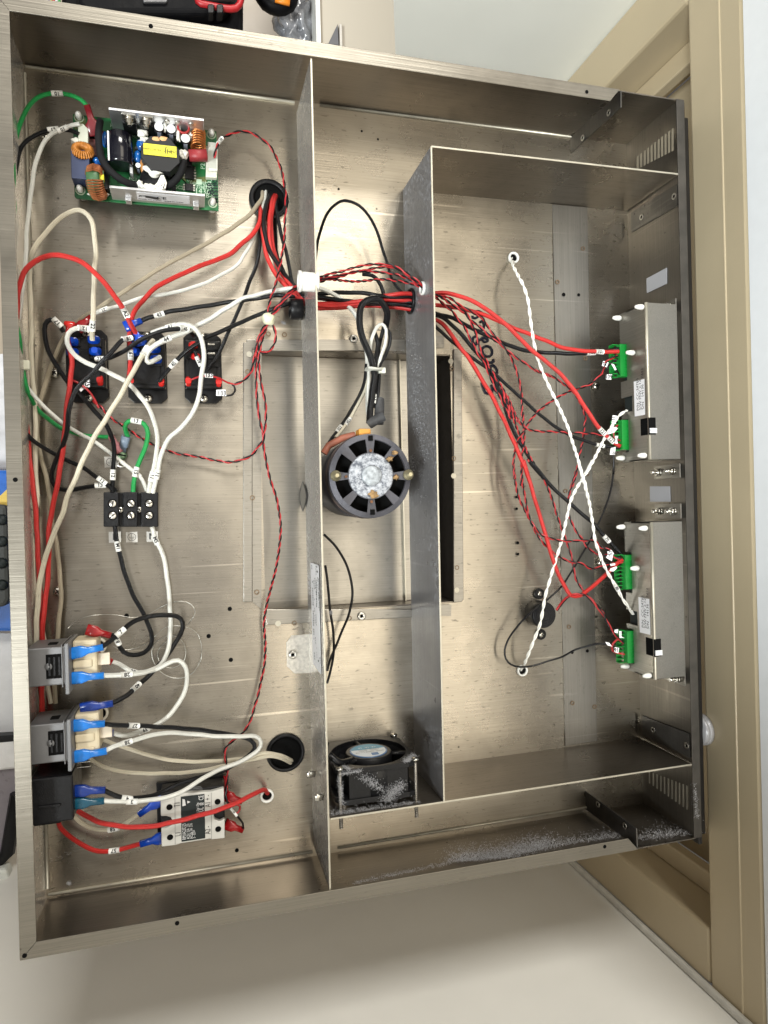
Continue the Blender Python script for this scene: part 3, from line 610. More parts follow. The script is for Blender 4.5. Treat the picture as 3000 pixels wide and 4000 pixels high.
def sticker(name, label, x, y, s, txt, z=.0, par=None):
    c = P(x, y, z); t = thing(name, label, 'label', c)
    m = MB(); m.box(c.x - s, c.x + s, c.y - s * .95, c.y + s * .95, c.z + .0002, c.z + .0005); m.build('sticker_sheet', LAB, t)
    if txt == 'E':
        q = MB(); q.ring((c.x, c.y, c.z + .0005), Z, s * .72, s * .64, .0001, 28); q.build('symbol_ring', INK, t)
        for hw, yy in ((.5, -.02), (.33, -.2), (.16, -.38)): q = MB(); q.box(c.x - s * hw, c.x + s * hw, c.y + s * yy - s * .03, c.y + s * yy + s * .03, c.z + .0005, c.z + .0006); q.build('symbol_bar', INK, t)
        q = MB(); q.box(c.x - s * .03, c.x + s * .03, c.y, c.y + s * .55, c.z + .0005, c.z + .0006); q.build('symbol_bar', INK, t)
    else: text(txt, (c.x, c.y, c.z + .0005), X, Z, s * 1.5, INK, t, bold=.04)
sticker('terminal_label', 'small square label reading L below the terminal block', 449, 2098, .0056, 'L')
sticker('terminal_label', 'small square label with an earth symbol below the terminal block', 515, 2098, .0054, 'E')
sticker('terminal_label', 'small square label reading N below the terminal block', 595, 2096, .0054, 'N')
sticker('terminal_label', 'small square earth symbol label beside the grounding screw', 432, 1805, .0056, 'E')
gs = screw('ground_screw', P(475, 1778, .004), None, .0052, .003, slot='flat', mat=M('green_screw', (.16, .24, .15), .35, .7)); tag(gs, 'greenish slotted grounding screw holding the green wire terminals', 'screw')
for x, y in ((468, 1748), (475, 1812)):
    m = MB(); m.ring(P(x, y, .001), Z, .0044, .0022, .0022, 20); tag(m.build('nut', ZINC), ['steel nut just above the green grounding screw', 'steel nut just below the green grounding screw'][y > 1800], 'nut')

# ---- rocker switches in metal brackets
SWM = M('bracket_zinc', (.20, .20, .205), .5, .7, .12, 40, bump=.1, bs=800)
def switch(label, g):
    """g: y of the top edge of the bracket's upper face (photo pixels)"""
    x0, x1 = P(120 + (g - 2534) * .03, g, .072), P(258 + (g - 2534) * .03, g + 140, .072)
    t = thing('rocker_switch', label, 'switch', (x0.x, (x0.y + x1.y) / 2, .05), 'switches on the left wall')
    m = MB(); m.box(.004, x1.x, x1.y, x0.y, .028, .072); m.build('metal_bracket', SWM, t, .0012)
    fx = x1.x
    m = MB(); m.box(fx - .003, fx - .002 + .0, x1.y - .002, x0.y + .002, .024, .0735); m.build('bracket_lip', SWM, t, .0004)
    m = MB(); m.box(fx, fx + .0035, x1.y - .008, x0.y + .003, .026, .076); m.build('flange', SWM, t, .0008)
    m = MB(); m.box(fx + .0036, fx + .024, x1.y + .001, x0.y + .002, .030, .058); m.build('switch_body', BEIGE, t, .002)
    for k in range(3):
        yy = x0.y - .006 - k * (x0.y - x1.y - .008) / 2.1
        m = MB(); m.box(fx + .0036, fx + .020, yy - .005, yy + .003, .056, .0595); m.build('body_rib', BEIGE, t, .0015)
    m = MB(); m.box(fx + .016, fx + .034, (x0.y + x1.y) / 2 - .006, (x0.y + x1.y) / 2 + .005, .050, .053); m.build('blank_contact', M('beige_pale', (.66, .58, .46), .4), t, .0006)
    c = Vector((x0.x + (x1.x - x0.x) * .50, (x0.y + x1.y) / 2, .072)); m = MB(); m.lathe(c, Z, [(.0034, 0), (.003, .0008), (.0001, .0014)], 18); m.build('pressed_dot', SWM, t)
    m = MB(); m.box(fx - .0155, fx - .003, c.y - .0105, c.y + .0105, .0719, .0726); sl = m.build('bracket_window', HOLE, t)
    for i in range(3): m = MB(); m.box(fx - .0135 + i * .004, fx - .0120 + i * .004, c.y - .008, c.y + .008, .0727, .0732); m.build('window_rib', BLK, sl)
    m = MB(); m.box(fx - .016, fx - .009, x0.y - .0003, x0.y + .0008, .050, .060); m.build('side_slot', HOLE, t)
    return fx, x0.y, x1.y
switch('metal bracketed rocker switch body with beige base, upper one, red and light blue terminals', 2534)
switch('metal bracketed rocker switch body with beige base, lower one, four blue terminals', 2833)
inl = thing('inlet_switch', 'black plastic boxy switch on the left wall below the two metal bracketed ones', 'switch', P(210, 3130, .03))
a, b = P(128, 3075, .072), P(286, 3208, .072)
m = MB(); m.box(.003, b.x, b.y, a.y + .006, .020, .070); m.build('housing', BLK, inl, .0015)
m = MB(); m.box(.003, .025, b.y - .006, b.y, .030, .058); m.build('side_clip', BLK, inl, .001)
m = MB(); m.box(.010, b.x - .010, b.y + .014, b.y + .0165, .070, .0716); m.build('top_rib', BLK, inl, .0006)
for dx in (.0, .0045):
    m = MB(); m.box(b.x, b.x + .012, a.y + .004 + dx, a.y + .0052 + dx, .046, .0495); m.build('pin', CHROME, inl, .0004)

# ---- solid state relay
GREYP = M('pale_grey_plastic', (.56, .55, .51), .45, 0, .04)
ss = thing('solid_state_relay', 'pale grey and black solid state relay block near the bottom left', 'relay', P(755, 3190, 0))
def rr(x, y, z=.032): return P(*T('r', x, y), z)
ang = math.radians(6.2)
m = MB(); m.prism([rr(182, 240, .004), rr(980, 140, .004), rr(995, 860, .004), rr(200, 960, .004)], .0003, .004); m.build('heat_plate', BLK, ss, .0005)
m = MB(); m.prism([rr(236, 345, .026), rr(980, 262, .026), rr(990, 850, .026), rr(242, 940, .026)], .004, .0265); m.build('black_case', BLK, ss, .0012)
def arc(cx, cy, r_, a0, a1, n=8): return [(cx + r_ * math.cos(math.radians(a0 + (a1 - a0) * i / n)), cy + r_ * math.sin(math.radians(a0 + (a1 - a0) * i / n)) * 1.0) for i in range(n + 1)]
prof = [(232, 432), (390, 405), (470, 360), (750, 342), (822, 340), (978, 297), (984, 535)] + [(940, 540), (880, 560), (856, 610), (870, 665), (930, 690), (988, 660)] + [(988, 888), (835, 905), (820, 895), (470, 950), (405, 970), (245, 990), (240, 775)] + [(300, 768), (355, 740), (376, 690), (355, 645), (300, 628), (236, 630)]
m = MB(); m.prism([rr(*p, .032) for p in prof], .0265, .032); m.build('grey_cover', GREYP, ss, .0007)
for x in (400, 828):
    m = MB(); m.slab([rr(x, 410 if x < 500 else 350, .0322), rr(x + 5, 410 if x < 500 else 350, .0322), rr(x + 8, 960 if x < 500 else 895, .0322), rr(x + 3, 960 if x < 500 else 895, .0322)], (0, 0, .0003)); m.build('step_line', M('grey_shadow_gap', (.2, .2, .19), .6), ss)
for x, y in ((338, 520), (345, 875), (905, 457), (912, 778)):
    m = MB(); m.ring(rr(x, y, .032), Z, .0036, .0029, .0006, 20); q = m.build('screw_port', GREYP, ss); m = MB(); m.cyl(rr(x, y, .0321), Z, .0030, .0002); m.build('port_bore', HOLE, q)
m = MB(); m.prism([rr(*p) for p in ((470, 398), (750, 364), (760, 885), (480, 928))], .0321, .0324); lbp = m.build('face_label', BLKM, ss)
WI = M('white_print', (.75, .75, .74), .5)
dir_ = (rr(480, 500) - rr(490, 900)).normalized()
def st(s_, x, y, size, align='LEFT', mat=None): text(s_, rr(x, y, .0325), dir_, Z, size, mat or WI, lbp, align=align, squash=.6)
st('RM1A23D25', 514, 905, .0050); st('AC51: 25A  230', 560, 898, .0038); st('AC53a: 5A  230', 597, 893, .0038); st('3 - 32V=', 630, 888, .0038)
st('1.5hp 1.5hp', 672, 585, .0034); st('UL', 714, 578, .0064); st('@', 714, 502, .0050); st('CE', 714, 440, .0066)
st('T1', 432, 520, .0075, mat=INK); st('L1', 440, 865, .0075, mat=INK); st('A1 + -', 792, 520, .0075, mat=INK); st('A2 -', 792, 840, .0075, mat=INK)
m = MB(); m.slab([rr(490, 425, .0325), rr(518, 430, .0325), rr(530, 500, .0325), rr(490, 510, .0325)], (0, 0, .0001)); m.build('logo_shape', WI, lbp)
m = MB(); m.slab([rr(548, 445, .0325), rr(584, 460, .0325), rr(548, 478, .0325)], (0, 0, .0001)); m.build('logo_shape', WI, lbp)
for i, yy in enumerate((296, 312, 328)):
    m = MB(); a_, b_ = rr(520 - i * 4, yy + 8, .0266), rr(710 + i * 10, yy - 16, .0266); m.slab([a_, b_, b_ + Vector((0, .0006, 0)), a_ + Vector((0, .0006, 0))], (0, 0, .0002)); m.build('fine_print', M('fine_print', (.2, .2, .2), .5), ss)

# ---- axial fan standing on edge
fx0, fx1, fy1, fy0, fz0, fz1 = .2685, .3525, .1205, .0865, .006, .088
fan = thing('cooling_fan', 'black square cooling fan with blue and white round label, dusted with lint', 'fan', (.31, .103, 0))
FB = M('fan_black', (.008, .008, .009), .38, 0, .4, 60, bump=.2, bs=500, spec=.25)
cx, cz, rb = (fx0 + fx1) / 2, (fz0 + fz1) / 2, .038
def plate(y0, y1):
    q = MB(); n = 40; vo = []; vi = []
    for i in range(n):
        a = 2 * math.pi * i / n; c_, s_ = math.cos(a), math.sin(a); k = .0412 / max(abs(c_), abs(s_)); k = min(k, .054)
        vo.append((cx + c_ * k, cz + s_ * k)); vi.append((cx + c_ * rb, cz + s_ * rb))
    vs = [(x, y, z) for y in (y0, y1) for L_ in (vo, vi) for x, z in L_]
    fs = []
    for i in range(n):
        j = (i + 1) % n
        fs += [(i, j, n + j, n + i), (2 * n + i, 3 * n + i, 3 * n + j, 2 * n + j), (i, 2 * n + i, 2 * n + j, j), (n + i, n + j, 3 * n + j, 3 * n + i)]
    return q.add(vs, fs)
plate(fy1 - .005, fy1).build('front_flange', FB, fan, .0005); plate(fy0, fy0 + .005).build('rear_flange', FB, fan, .0005)
m = MB(); m.ring((cx, fy0 + .004, cz), Y, .0402, .038, fy1 - fy0 - .008, 48); m.box(cx - .029, cx + .029, fy0 + .004, fy1 - .004, .0775, .0862); m.build('shroud', FB, fan)
hubm = MB(); hubm.lathe((cx, fy0 + .002, cz), Y, [(.0235, 0), (.0235, .031), (.0225, .0325)], 48); hub = hubm.build('motor_hub', FB, fan)
m = MB(); m.lathe((cx, fy1 - .0004, cz), Y, [(.0190, 0), (.0190, .0014)], 48); lb = m.build('round_label', M('fan_blue', (.03, .12, .28), .3, 0, .03), fan)
m = MB(); m.lathe((cx, fy1 + .0010, cz), Y, [(.0175, 0), (.0175, .0002)], 48); m.build('label_field', M('fan_white', (.62, .66, .68), .35), lb)
q = MB(); n = 24; pl = [(cx + .0173 * math.cos(math.pi + math.pi * i / n * .86 + .22), cz + .0173 * math.sin(math.pi + math.pi * i / n * .86 + .22)) for i in range(n + 1)]
q.slab([(x, fy1 + .0013, z) for x, z in pl], (0, .0002, 0)); q.build('label_band', M('fan_teal', (.03, .22, .34), .35), lb)
q = MB(); q.box(cx + .0005, cx + .0075, fy1 + .0012, fy1 + .0014, cz + .008, cz + .0145); q.build('label_emblem', M('fan_blue2', (.02, .12, .30), .35), lb)
for i, (s_, zz, sz) in enumerate((('MODEL OA80AP-11-1 WB', .0052, .0030), ('115VAC     50/60Hz', .0015, .0028), ('0.14/0.12A   12/9WATT', -.0015, .0026), ('CE   UL   SA', -.0075, .0042))):
    text(s_, (cx, fy1 + .0016, cz + zz), -X if 0 else (-1, 0, 0), Y, sz, INK if i < 3 else WI, lb, squash=.85)
for a in range(7):
    an = a * 2 * math.pi / 7 + .3; q = MB(); u_ = Vector((math.cos(an), 0, math.sin(an))); v_ = Vector((-math.sin(an), 0, math.cos(an))); c = Vector((cx, fy0 + .012, cz))
    q.slab([c + u_ * .0225 - v_ * .006, c + u_ * .037 - v_ * .009, c + u_ * .037 + v_ * .006 + Y * .012, c + u_ * .0225 + v_ * .005 + Y * .009], (0, .0012, 0)); q.build('fan_blade', FB, fan)
for an in (math.radians(18), math.radians(138), math.radians(262)):
    u_ = Vector((math.cos(an), 0, math.sin(an))); c = Vector((cx, fy1 - .002, cz)); q = MB(); q.tube([c + u_ * .021, c + u_ * .0395], .0022, 8); q.build('strut', FB, fan)
for dx, dz in ((-1, 1), (1, 1), (1, -1), (-1, -1)):
    c = Vector((cx + dx * .0375, fy1, cz + dz * .0375)); m = MB(); m.lathe(c, Y, [(.0040, 0), (.0040, .0012), (.003, .0022), (.0001, .0026)], 18); m.build('bolt_head', CHROME, fan)
    m = MB(); m.cyl((c.x, fy0 - .022, c.z), Y, .0017, fy1 - fy0 + .022, 10)
    for k in range(26): m.lathe((c.x, fy0 - .022 + k * .0021, c.z), Y, [(.0017, 0), (.0021, .0005), (.0017, .001)], 10)
    m.build('threaded_bolt', M('dull_bolt', (.28, .26, .23), .4, .9), fan)
q = MB(); q.tube(spline([(fx0 - .004, fy1 + .012, .075), (fx0 + .006, fy1 + .004, .078), (cx - .019, fy1 - .002, cz + .012)], .003), .0032, 8); q.build('fan_lead', BLACKI, fan)

# ---- motor
mo = thing('motor', 'round open frame motor with rusty white crusted end bell', 'motor', P(1449, 1859, 0))
MOD = M('motor_grey', (.085, .085, .10), .5, .5, .35, 40, bump=.4, bs=200)
CR = M('crusted_paint', (.60, .62, .66), .8, 0, .5, 60, bump=.8, bs=400)
# crust: paint over dark metal in flakes
nt = CR.node_tree; b = nt.nodes['Principled BSDF']; fac = ramp(nt, noise(nt, 210, detail=6, rough=.8), .40, .58)
c = mixc(nt, fac, (.09, .10, .125), (.46, .48, .52)); nt.links.new(c, b.inputs['Base Color'])
c0 = P(1449, 1859, .083); rm = .0405
m = MB(); m.lathe((c0.x, c0.y, -.02), Z, [(rm * .96, 0), (rm * 1.0, .06), (rm * 1.0, .085)], 48); m.build('stator_shell', MOD, mo)
m = MB(); m.lathe((c0.x, c0.y, .064), Z, [(rm * 1.02, 0), (rm * 1.02, .004)], 48); m.build('shell_band', M('rust_brown', (.05, .035, .03), .7, 0, .5, 80), mo)
# end bell as a slotted disc
q = MB(); n = 96; zt = .083; r0_, r1_, r2_ = .0225, .0355, .0405
def hole(a):  # eight windows
    k = (a / (2 * math.pi) * 8) % 1.0; i = int(a / (2 * math.pi) * 8) % 8
    return .16 < k < .84
vs = []; 
for rad, zz in ((.0001, zt), (r0_, zt), (r1_, zt), (r2_, zt - .0015), (r2_ + .0004, zt - .008)):
    for i in range(n): a = 2 * math.pi * i / n; vs.append((c0.x + rad * math.cos(a), c0.y + rad * math.sin(a), zz))
fs = []; 
for j in range(4):
    for i in range(n):
        if j == 1 and hole(2 * math.pi * (i + .5) / n + math.pi / 8 * 0): continue
        k = (i + 1) % n; fs.append((j * n + i, (j + 1) * n + i, (j + 1) * n + k, j * n + k))
q.add(vs, fs); eb = q.build('end_bell', MOD, mo); md = eb.modifiers.new('t', 'SOLIDIFY'); md.thickness = .0018; md.offset = -1
m = MB(); m.cyl((c0.x, c0.y, .0684), Z, .0385, .001, 48); m.build('dark_disc', HOLE, mo)  # flat black disc; darkness inside the shell put into its colour
m = MB(); m.lathe((c0.x, c0.y, zt + .0002), Z, [(.0222, 0), (.0214, .0008), (.0112, .0018), (.0100, .0012)], 48); m.build('crusted_face', CR, mo)
m = MB(); m.lathe((c0.x, c0.y, zt + .001), Z, [(.0098, 0), (.0098, .0022), (.0085, .0034), (.005, .0042), (.0001, .0045)], 40); m.build('bearing_cap', M('cap_white', (.40, .43, .46), .6, .2, .5, 250), mo)
for x, y in ((515, 1425), (985, 1418)):
    c = at('E', x, y, 83); m = MB(); m.lathe(c, Z, [(.0052, 0), (.0052, .002), (.0034, .0022), (.0034, .0052), (.0022, .0056), (.0018, .009)], 16); m.build('through_bolt', M('brassy', (.42, .38, .25), .4, .8, .3), mo)
for x, y in ((742, 1180), (755, 1660)):
    c = at('E', x, y, 83.4); m = MB(); m.box(c.x - .0022, c.x + .0022, c.y - .0026, c.y + .0026, c.z, c.z + .0008); m.build('square_slot', HOLE, mo)
for x, y in ((742, 1262), (748, 1592), (583, 1430), (905, 1425)):
    c = at('E', x, y, 84.2); m = MB(); m.cyl(c, Z, .0014, .001, 12); m.build('oil_hole', M('rust', (.16, .07, .03), .8, 0, .4), mo)
for x, y, r_ in ((762, 1545, .0034), (865, 1315, .0022), (900, 1275, .0018), (908, 1435, .002)):
    m = MB(); m.blob(at('E', x, y, 84.6), r_ * 1.5, r_, .0018, .4, 8, x); m.build('debris_clump', M('tan_debris', (.32, .20, .09), .95, 0, .5, 200), mo)
m = MB(); m.box(c0.x - .009, c0.x + .003, c0.y + rm - .002, c0.y + rm + .006, .060, .076); m.build('lead_gland', M('orange_gland', (.60, .27, .04), .5), mo, .0015)
m = MB(); m.tube([P(*T('E', x, y), .060) for x, y in ((440, 1280), (470, 1230), (560, 1180), (640, 1160))], .0035, 8); m.build('lead_sleeve', M('rust_sleeve', (.30, .10, .06), .6), mo)

# ---- piezo buzzer
bz = thing('buzzer', 'round black buzzer with two screwed ears on the inner bay floor', 'buzzer', P(*T('n', 680, 1490), 0))
cb = P(*T('n', 682, 1482), .020)
m = MB(); m.lathe((cb.x, cb.y, .0005), Z, [(.0148, 0), (.0148, .018), (.0138, .0196)], 40); m.build('sounder_body', BLK, bz)
for rad in (.012, .0092, .0062): m = MB(); m.ring((cb.x, cb.y, .0196), Z, rad, rad - .0012, .0007, 40); m.build('rib_ring', BLK, bz)
m = MB(); m.cyl((cb.x, cb.y, .0197), Z, .0018, .0003); m.build('sound_port', HOLE, bz)
for x, y in ((636, 1277), (652, 1668)):
    c = P(*T('n', x, y), .004); m = MB(); m.lathe((c.x, c.y, .0005), Z, [(.0062, 0), (.0062, .0035)], 20); m.build('mounting_ear', BLK, bz, .0005); screw('ear_screw', (c.x, c.y, .004), bz, .0035, .002)
# ---- grommets
def grommet(label, k, x, y, ro, ri, mat, z=0, axis=Z, h=.004, pt=None):
    c = pt or at(k, x, y, z); t = thing('grommet', label, 'grommet', c, 'cable grommets')
    m = MB(); m.ring(c, axis, ro, ri, h, 40); m.build('rim_ring', mat, t)
    m = MB(); m.cyl(c + Vector(axis) * .0003, axis, ri * 1.01, .0003, 32); m.build('hole_shadow', HOLE, t)
grommet('large black grommet with many braided cables coming out near the top of the divider', 'o', 208, 270, .0205, .0155, BLK)
grommet('large black grommet with two cream cables, left of the fan', 'H', 190, 1555, .0200, .0165, BLK)
grommet('white grommet taking the red cable beside the solid state relay', 'K', 70, 175, .0070, .0048, WHT)
grommet('white grommet at the upper end of the twisted white pair', 'F', 5, 15, .0066, .0042, WHT)
grommet('white grommet at the lower end of the twisted white pair, under the thin black loop', 'n', 460, 2010, .0064, .0045, WHT)
grommet('white grommet tucked behind the upper bracketed switch', 'G', 640, 865, .0078, .0055, M('ivory', (.62, .58, .48), .5))
grommet('white grommet tucked behind the lower bracketed switch', 'G', 650, 1300, .0078, .0055, M('ivory', (.62, .58, .48), .5))
grommet('black oval looking grommet in the inner box wall with the red and black cables', '', 0, 0, .0135, .0115, BLK, axis=(-1, 0, 0), pt=Vector((.3765, .5873, .0235)), h=.003)
grommet('white grommet high in the inner box wall with the twisted pairs', '', 0, 0, .0068, .0048, WHT, axis=(-1, 0, 0), pt=Vector((.3765, .5883, .064)), h=.003)
grommet('black bushing passing through the divider', '', 0, 0, .0105, .008, BLK, axis=(-1, 0, 0), pt=Vector((.2590, .573, .021)), h=.013)
wc = thing('cable_clip', 'white plastic clip gripping the twisted pairs where they cross the divider', 'clip', (.26, .58, .085))
cc_ = P(*T('E', 350, 168), .084)
m = MB(); m.ring(cc_ - X * .010, X, .0088, .0066, .016, 28); m.build('clip_band', WHT, wc)
m = MB(); m.ring(cc_ - X * .011, X, .0098, .0068, .003, 28); m.build('clip_collar', WHT, wc); m = MB(); m.ring(cc_ + X * .005, X, .0098, .0068, .0025, 28); m.build('clip_collar', WHT, wc)

# ---- controllers on the right wall
def controller(label, yt, yb, serial, dy, ears):
    """yt, yb = world y of both ends"""
    xa, z1, z0 = .6165, .0905, .044
    t = thing('controller', label, 'controller', (.655, (yt + yb) / 2, .03), 'controller boxes on the front wall')
    def fz(x, y): return PX(x, y, xa)
    N = dy['notches']
    # notched face: runs of (y top, y bottom, z lower edge)
    y = yt; q = []
    for (na, nb, zc_) in N:
        q.append((y, na, z0)); q.append((na, nb, zc_)); y = nb
    q.append((y, yb, z0))
    for a_, b_, zl_ in q:
        m = MB(); m.box(xa, xa + .0012, b_, a_, zl_, z1); m.build('notched_face', ST_CT, t)
    m = MB(); m.box(xa, .6555, yb, yt, z1, z1 + .0012); m.build('top_plate', ST_CT, t, .0006)
    m = MB(); m.tube([(xa + .0012, yb, z1), (xa + .0012, yt, z1)], .0017, 8); m.build('fold_edge', ST_E, t)
    m = MB(); m.box(xa, .6555, yt - .0012, yt, z0 + .012, z1 - .0005); m.build('end_plate', ST_CT, t)
    m = MB(); m.box(xa, .6555, yb, yb + .0012, z0 + .012, z1 - .0005); m.build('end_plate', ST_CT, t)
    m = MB(); m.box(xa + .004, xa + .0056, yb + .004, yt - .004, z0 + .001, z1 - .004); m.build('circuit_board', BLKM, t)
    for a_, b_ in ears:
        m = MB(); m.box(.6555, .6572, b_, a_, .046, .0895); m.build('mounting_ear', ST_CT, t, .0003)
        for zz in (.056, .079):
            c = Vector((.6555, (a_ + b_) / 2, zz)); m = MB(); m.cyl(c, (-1, 0, 0), .0042, .0015, 16); m.cyl(c + Vector((-.0015, 0, 0)), (-1, 0, 0), .0038, .0032, 6); m.cyl(c, (-1, 0, 0), .0022, .011, 12); m.build('bolt', CHROME, t)
    for x, y_ in dy['posts']:
        c = PX(x, y_, xa); m = MB(); m.lathe(c, (-1, 0, 0), [(.0022, 0), (.0030, .002), (.0027, .006), (.0016, .010), (.0001, .0105)], 14); m.build('standoff', WHT, t)
    for ya, yb_, n_ in dy['conns']:
        z_a, z_b = z0 - .003, z0 + .008
        m = MB(); m.box(xa - .006, xa + .004, yb_, ya, z_a + .004, z_b + .001); k = m.build('plug_connector', GRNC, t, .0004)
        st_ = (ya - yb_) / n_
        for i in range(n_ + 1):
            m = MB(); m.box(xa - .0125, xa - .0059, ya - i * st_ - .0004, ya - i * st_ + .0004, z_a, z_b - .004); m.build('divider_fin', GRNC, k)
        m = MB(); m.box(xa - .0125, xa - .006, yb_, ya, z_a - .0006, z_a); m.build('wire_tray', GRNC, k)
        for i in range(n_ - 1): m = MB(); m.box(xa + .0, xa + .0045, ya - (i + 1) * st_ - .0012, ya - (i + 1) * st_ + .0012, z_b + .0011, z_b + .0022); m.build('key_tooth', GRNC, k)
    # paper label with lettering
    (lx0, ly0), (lx1, ly1), (lx2, ly2), (lx3, ly3) = dy['label']
    pts = [PX(lx0, ly0, xa - .0003), PX(lx1, ly1, xa - .0003), PX(lx2, ly2, xa - .0003), PX(lx3, ly3, xa - .0003)]
    m = MB(); m.slab(pts, (-.0002, 0, 0)); lb = m.build('paper_label', PAPER, t)
    a_, b_ = pts[0], pts[3]; zz = sorted(p.z for p in pts); zc1, zc2 = (zz[0] + zz[1]) / 2, (zz[2] + zz[3]) / 2; ymn = min(p.y for p in pts)
    for i, s_ in enumerate(('P/N  CC-34765', 'S/W MW 2.12', 'S/N   14136    ' + serial)):
        zq = zc1 + (zc2 - zc1) * (.36 + .24 * i)
        text(s_, (xa - .0006, ymn + .006, zq), Y, (-1, 0, 0), .0056, INK, lb, align='LEFT')
    # window with ribbon socket
    (wa, wb) = dy['win']
    m = MB(); m.box(xa - .0006, xa + .0002, wb, wa, z1 - .012, z1 + .0); wq = m.build('window', HOLE, t)
    m = MB(); m.box(xa - .0006, xa + .008, wb, wa, z1 + .0012, z1 + .0020); m.build('window_top', HOLE, wq)
    for i in range(4): m = MB(); m.box(xa + .0002, xa + .0085, wb + .0015 + i * .0014, wb + .0024 + i * .0014, z1 + .0020, z1 + .0034); m.build('ribbon_wire', PAPER, wq)
ST_CT = steel('controller_steel', (.30, .285, .255), (.23, .215, .19), .33, (0, 1, 0), (1, 1, .1), speck=.1, aniso=.3, stain=.4)
def yz(x, y): 
    p = PX(x, y, .6165); return p.y
controller('upper metal controller box with green plugs, label ending 7443', yz(2524, 1180), yz(2530, 1795), '7443',
    dict(notches=[(yz(2430, 1348), yz(2430, 1492), .056), (yz(2440, 1553), yz(2440, 1612), .064), (yz(2440, 1640), yz(2440, 1768), .056)],
         posts=[(2425, 1243), (2513, 1200), (2478, 1378), (2438, 1789), (2524, 1779)],
         conns=[(yz(2420, 1352), yz(2420, 1478), 9), (yz(2425, 1645), yz(2425, 1760), 8)],
         label=[(2476, 1491), (2517, 1480), (2520, 1620), (2480, 1627)], win=(yz(2520, 1634), yz(2520, 1700))),
    [(yz(2560, 1135) - .0, yz(2560, 1178)), (yz(2560, 1808), yz(2560, 1865))])
controller('lower metal controller box with green plugs, label ending 7422', yz(2540, 2040), yz(2558, 2655), '7422',
    dict(notches=[(yz(2440, 2155), yz(2440, 2312), .056), (yz(2440, 2378), yz(2440, 2432), .064), (yz(2450, 2452), yz(2450, 2585), .056)],
         posts=[(2440, 2058), (2528, 2063), (2495, 2219), (2456, 2601), (2543, 2638)],
         conns=[(yz(2435, 2165), yz(2435, 2297), 9), (yz(2440, 2457), yz(2440, 2580), 8)],
         label=[(2494, 2332), (2536, 2340), (2541, 2480), (2500, 2470)], win=(yz(2540, 2493), yz(2540, 2560))),
    [(yz(2560, 1970), yz(2560, 2030)), (yz(2600, 2668), yz(2600, 2712))])

# ---- long information label on the divider
il = thing('information_label', 'long narrow white printed label stuck on the divider', 'label', (.2592, .2, .05))
pts = [PX(*T('t', *p), .2590) for p in ((262, 192), (372, 228), (380, 250), (420, 1940), (412, 1940), (296, 1775), (256, 205))]
m = MB(); m.slab(pts, (-.0003, 0, 0)); lbq = m.build('label_sheet', PAPER, il)
def tl(x, y): return PX(*T('t', x, y), .2585)
for x0_, y0_, x1_, y1_, wd_ in ((352, 245, 362, 395, .0016), (272, 225, 280, 390, .0005), (300, 430, 315, 620, .0005), (322, 430, 332, 610, .0007), (345, 420, 352, 900, .0006), (285, 480, 310, 1480, .0011), (312, 720, 330, 1230, .0005),
                                (340, 640, 350, 900, .0008), (365, 420, 385, 920, .0003), (376, 440, 392, 960, .0003), (330, 1360, 336, 1480, .0004), (372, 1600, 378, 1760, .0012), (400, 1640, 408, 1790, .0005), (312, 1560, 322, 1730, .0005), (336, 240, 342, 400, .0004), (338, 960, 350, 1230, .0003), (350, 1520, 356, 1700, .0002)):
    a_, b_ = tl(x0_, y0_), tl(x1_, y1_); n_ = max(3, int((a_ - b_).length / .0022)); q = MB()
    for i in range(n_):
        if R.random() < .22: continue
        c = a_.lerp(b_, i / n_); e = a_.lerp(b_, (i + .72) / n_); o_ = Vector((0, 0, wd_ * R.uniform(.7, 1.6))); q.slab([c - o_, e - o_, e + o_, c + o_], (-.00015, 0, 0))
    if q.v: q.build('text_row', INK, lbq)
# small metal tags poking from the divider, bottom
for x, y in ((385, 38), (440, 188)):
    c = PX(*T('K', x, y), .258); m = MB(); m.loft(c, (-1, .05, .1), Z, [(0, .003, .0008), (.006, .0034, .0008), (.009, .003, .0008)]); tag(m.build('metal_tab', CHROME), ['bright metal tab poking from the divider beside the large lower grommet', 'lower of the two bright metal tabs poking from the divider'][y > 100], 'metal tab')
# ================================================================== power supply board
ps = thing('power_supply_board', 'green power supply circuit board crowded with parts at the top left', 'circuit board', P(570, 620, 0))
zb_ = .016
def pp(x, y, z=0): return P(*T('p', x, y), zb_ + z / 1000)
m = MB(); m.prism([pp(40, 125), pp(440, 172), pp(1590, 312), pp(1616, 1172), pp(520, 1082), pp(75, 1035), pp(58, 1015)], zb_ - .0016, zb_); m.build('board', PCB, ps, .0002)
# copper pours seen through the mask
for k, q_ in enumerate((((70, 160), (180, 175), (180, 300), (60, 290)), ((200, 210), (300, 225), (300, 560), (220, 560)), ((1460, 460), (1600, 480), (1605, 760), (1480, 760)), ((1180, 640), (1270, 650), (1260, 860), (1200, 820)), ((700, 480), (760, 490), (760, 780), (700, 770)), ((1300, 820), (1480, 800), (1490, 860), (1300, 880)), ((560, 1010), (640, 1015), (640, 1060), (560, 1055)), ((1330, 1090), (1420, 1100), (1420, 1140), (1330, 1130)))):
    m = MB(); m.prism([pp(*a) for a in q_], zb_, zb_ + .0001); m.build('copper_area', M('pour_olive', (.10, .12, .035), .35, 0, .5, 120), ps)
DG = M('silk_dark_green', (.006, .075, .02), .3)
for k, q_ in enumerate((((210, 330), (430, 350), (430, 560), (230, 540)), ((520, 800), (720, 810), (720, 900), (520, 880)), ((1460, 880), (1600, 900), (1605, 1120), (1470, 1100)))):
    m = MB(); m.prism([pp(*a) for a in q_], zb_ + .00005, zb_ + .00012); m.build('trace_area', DG, ps)
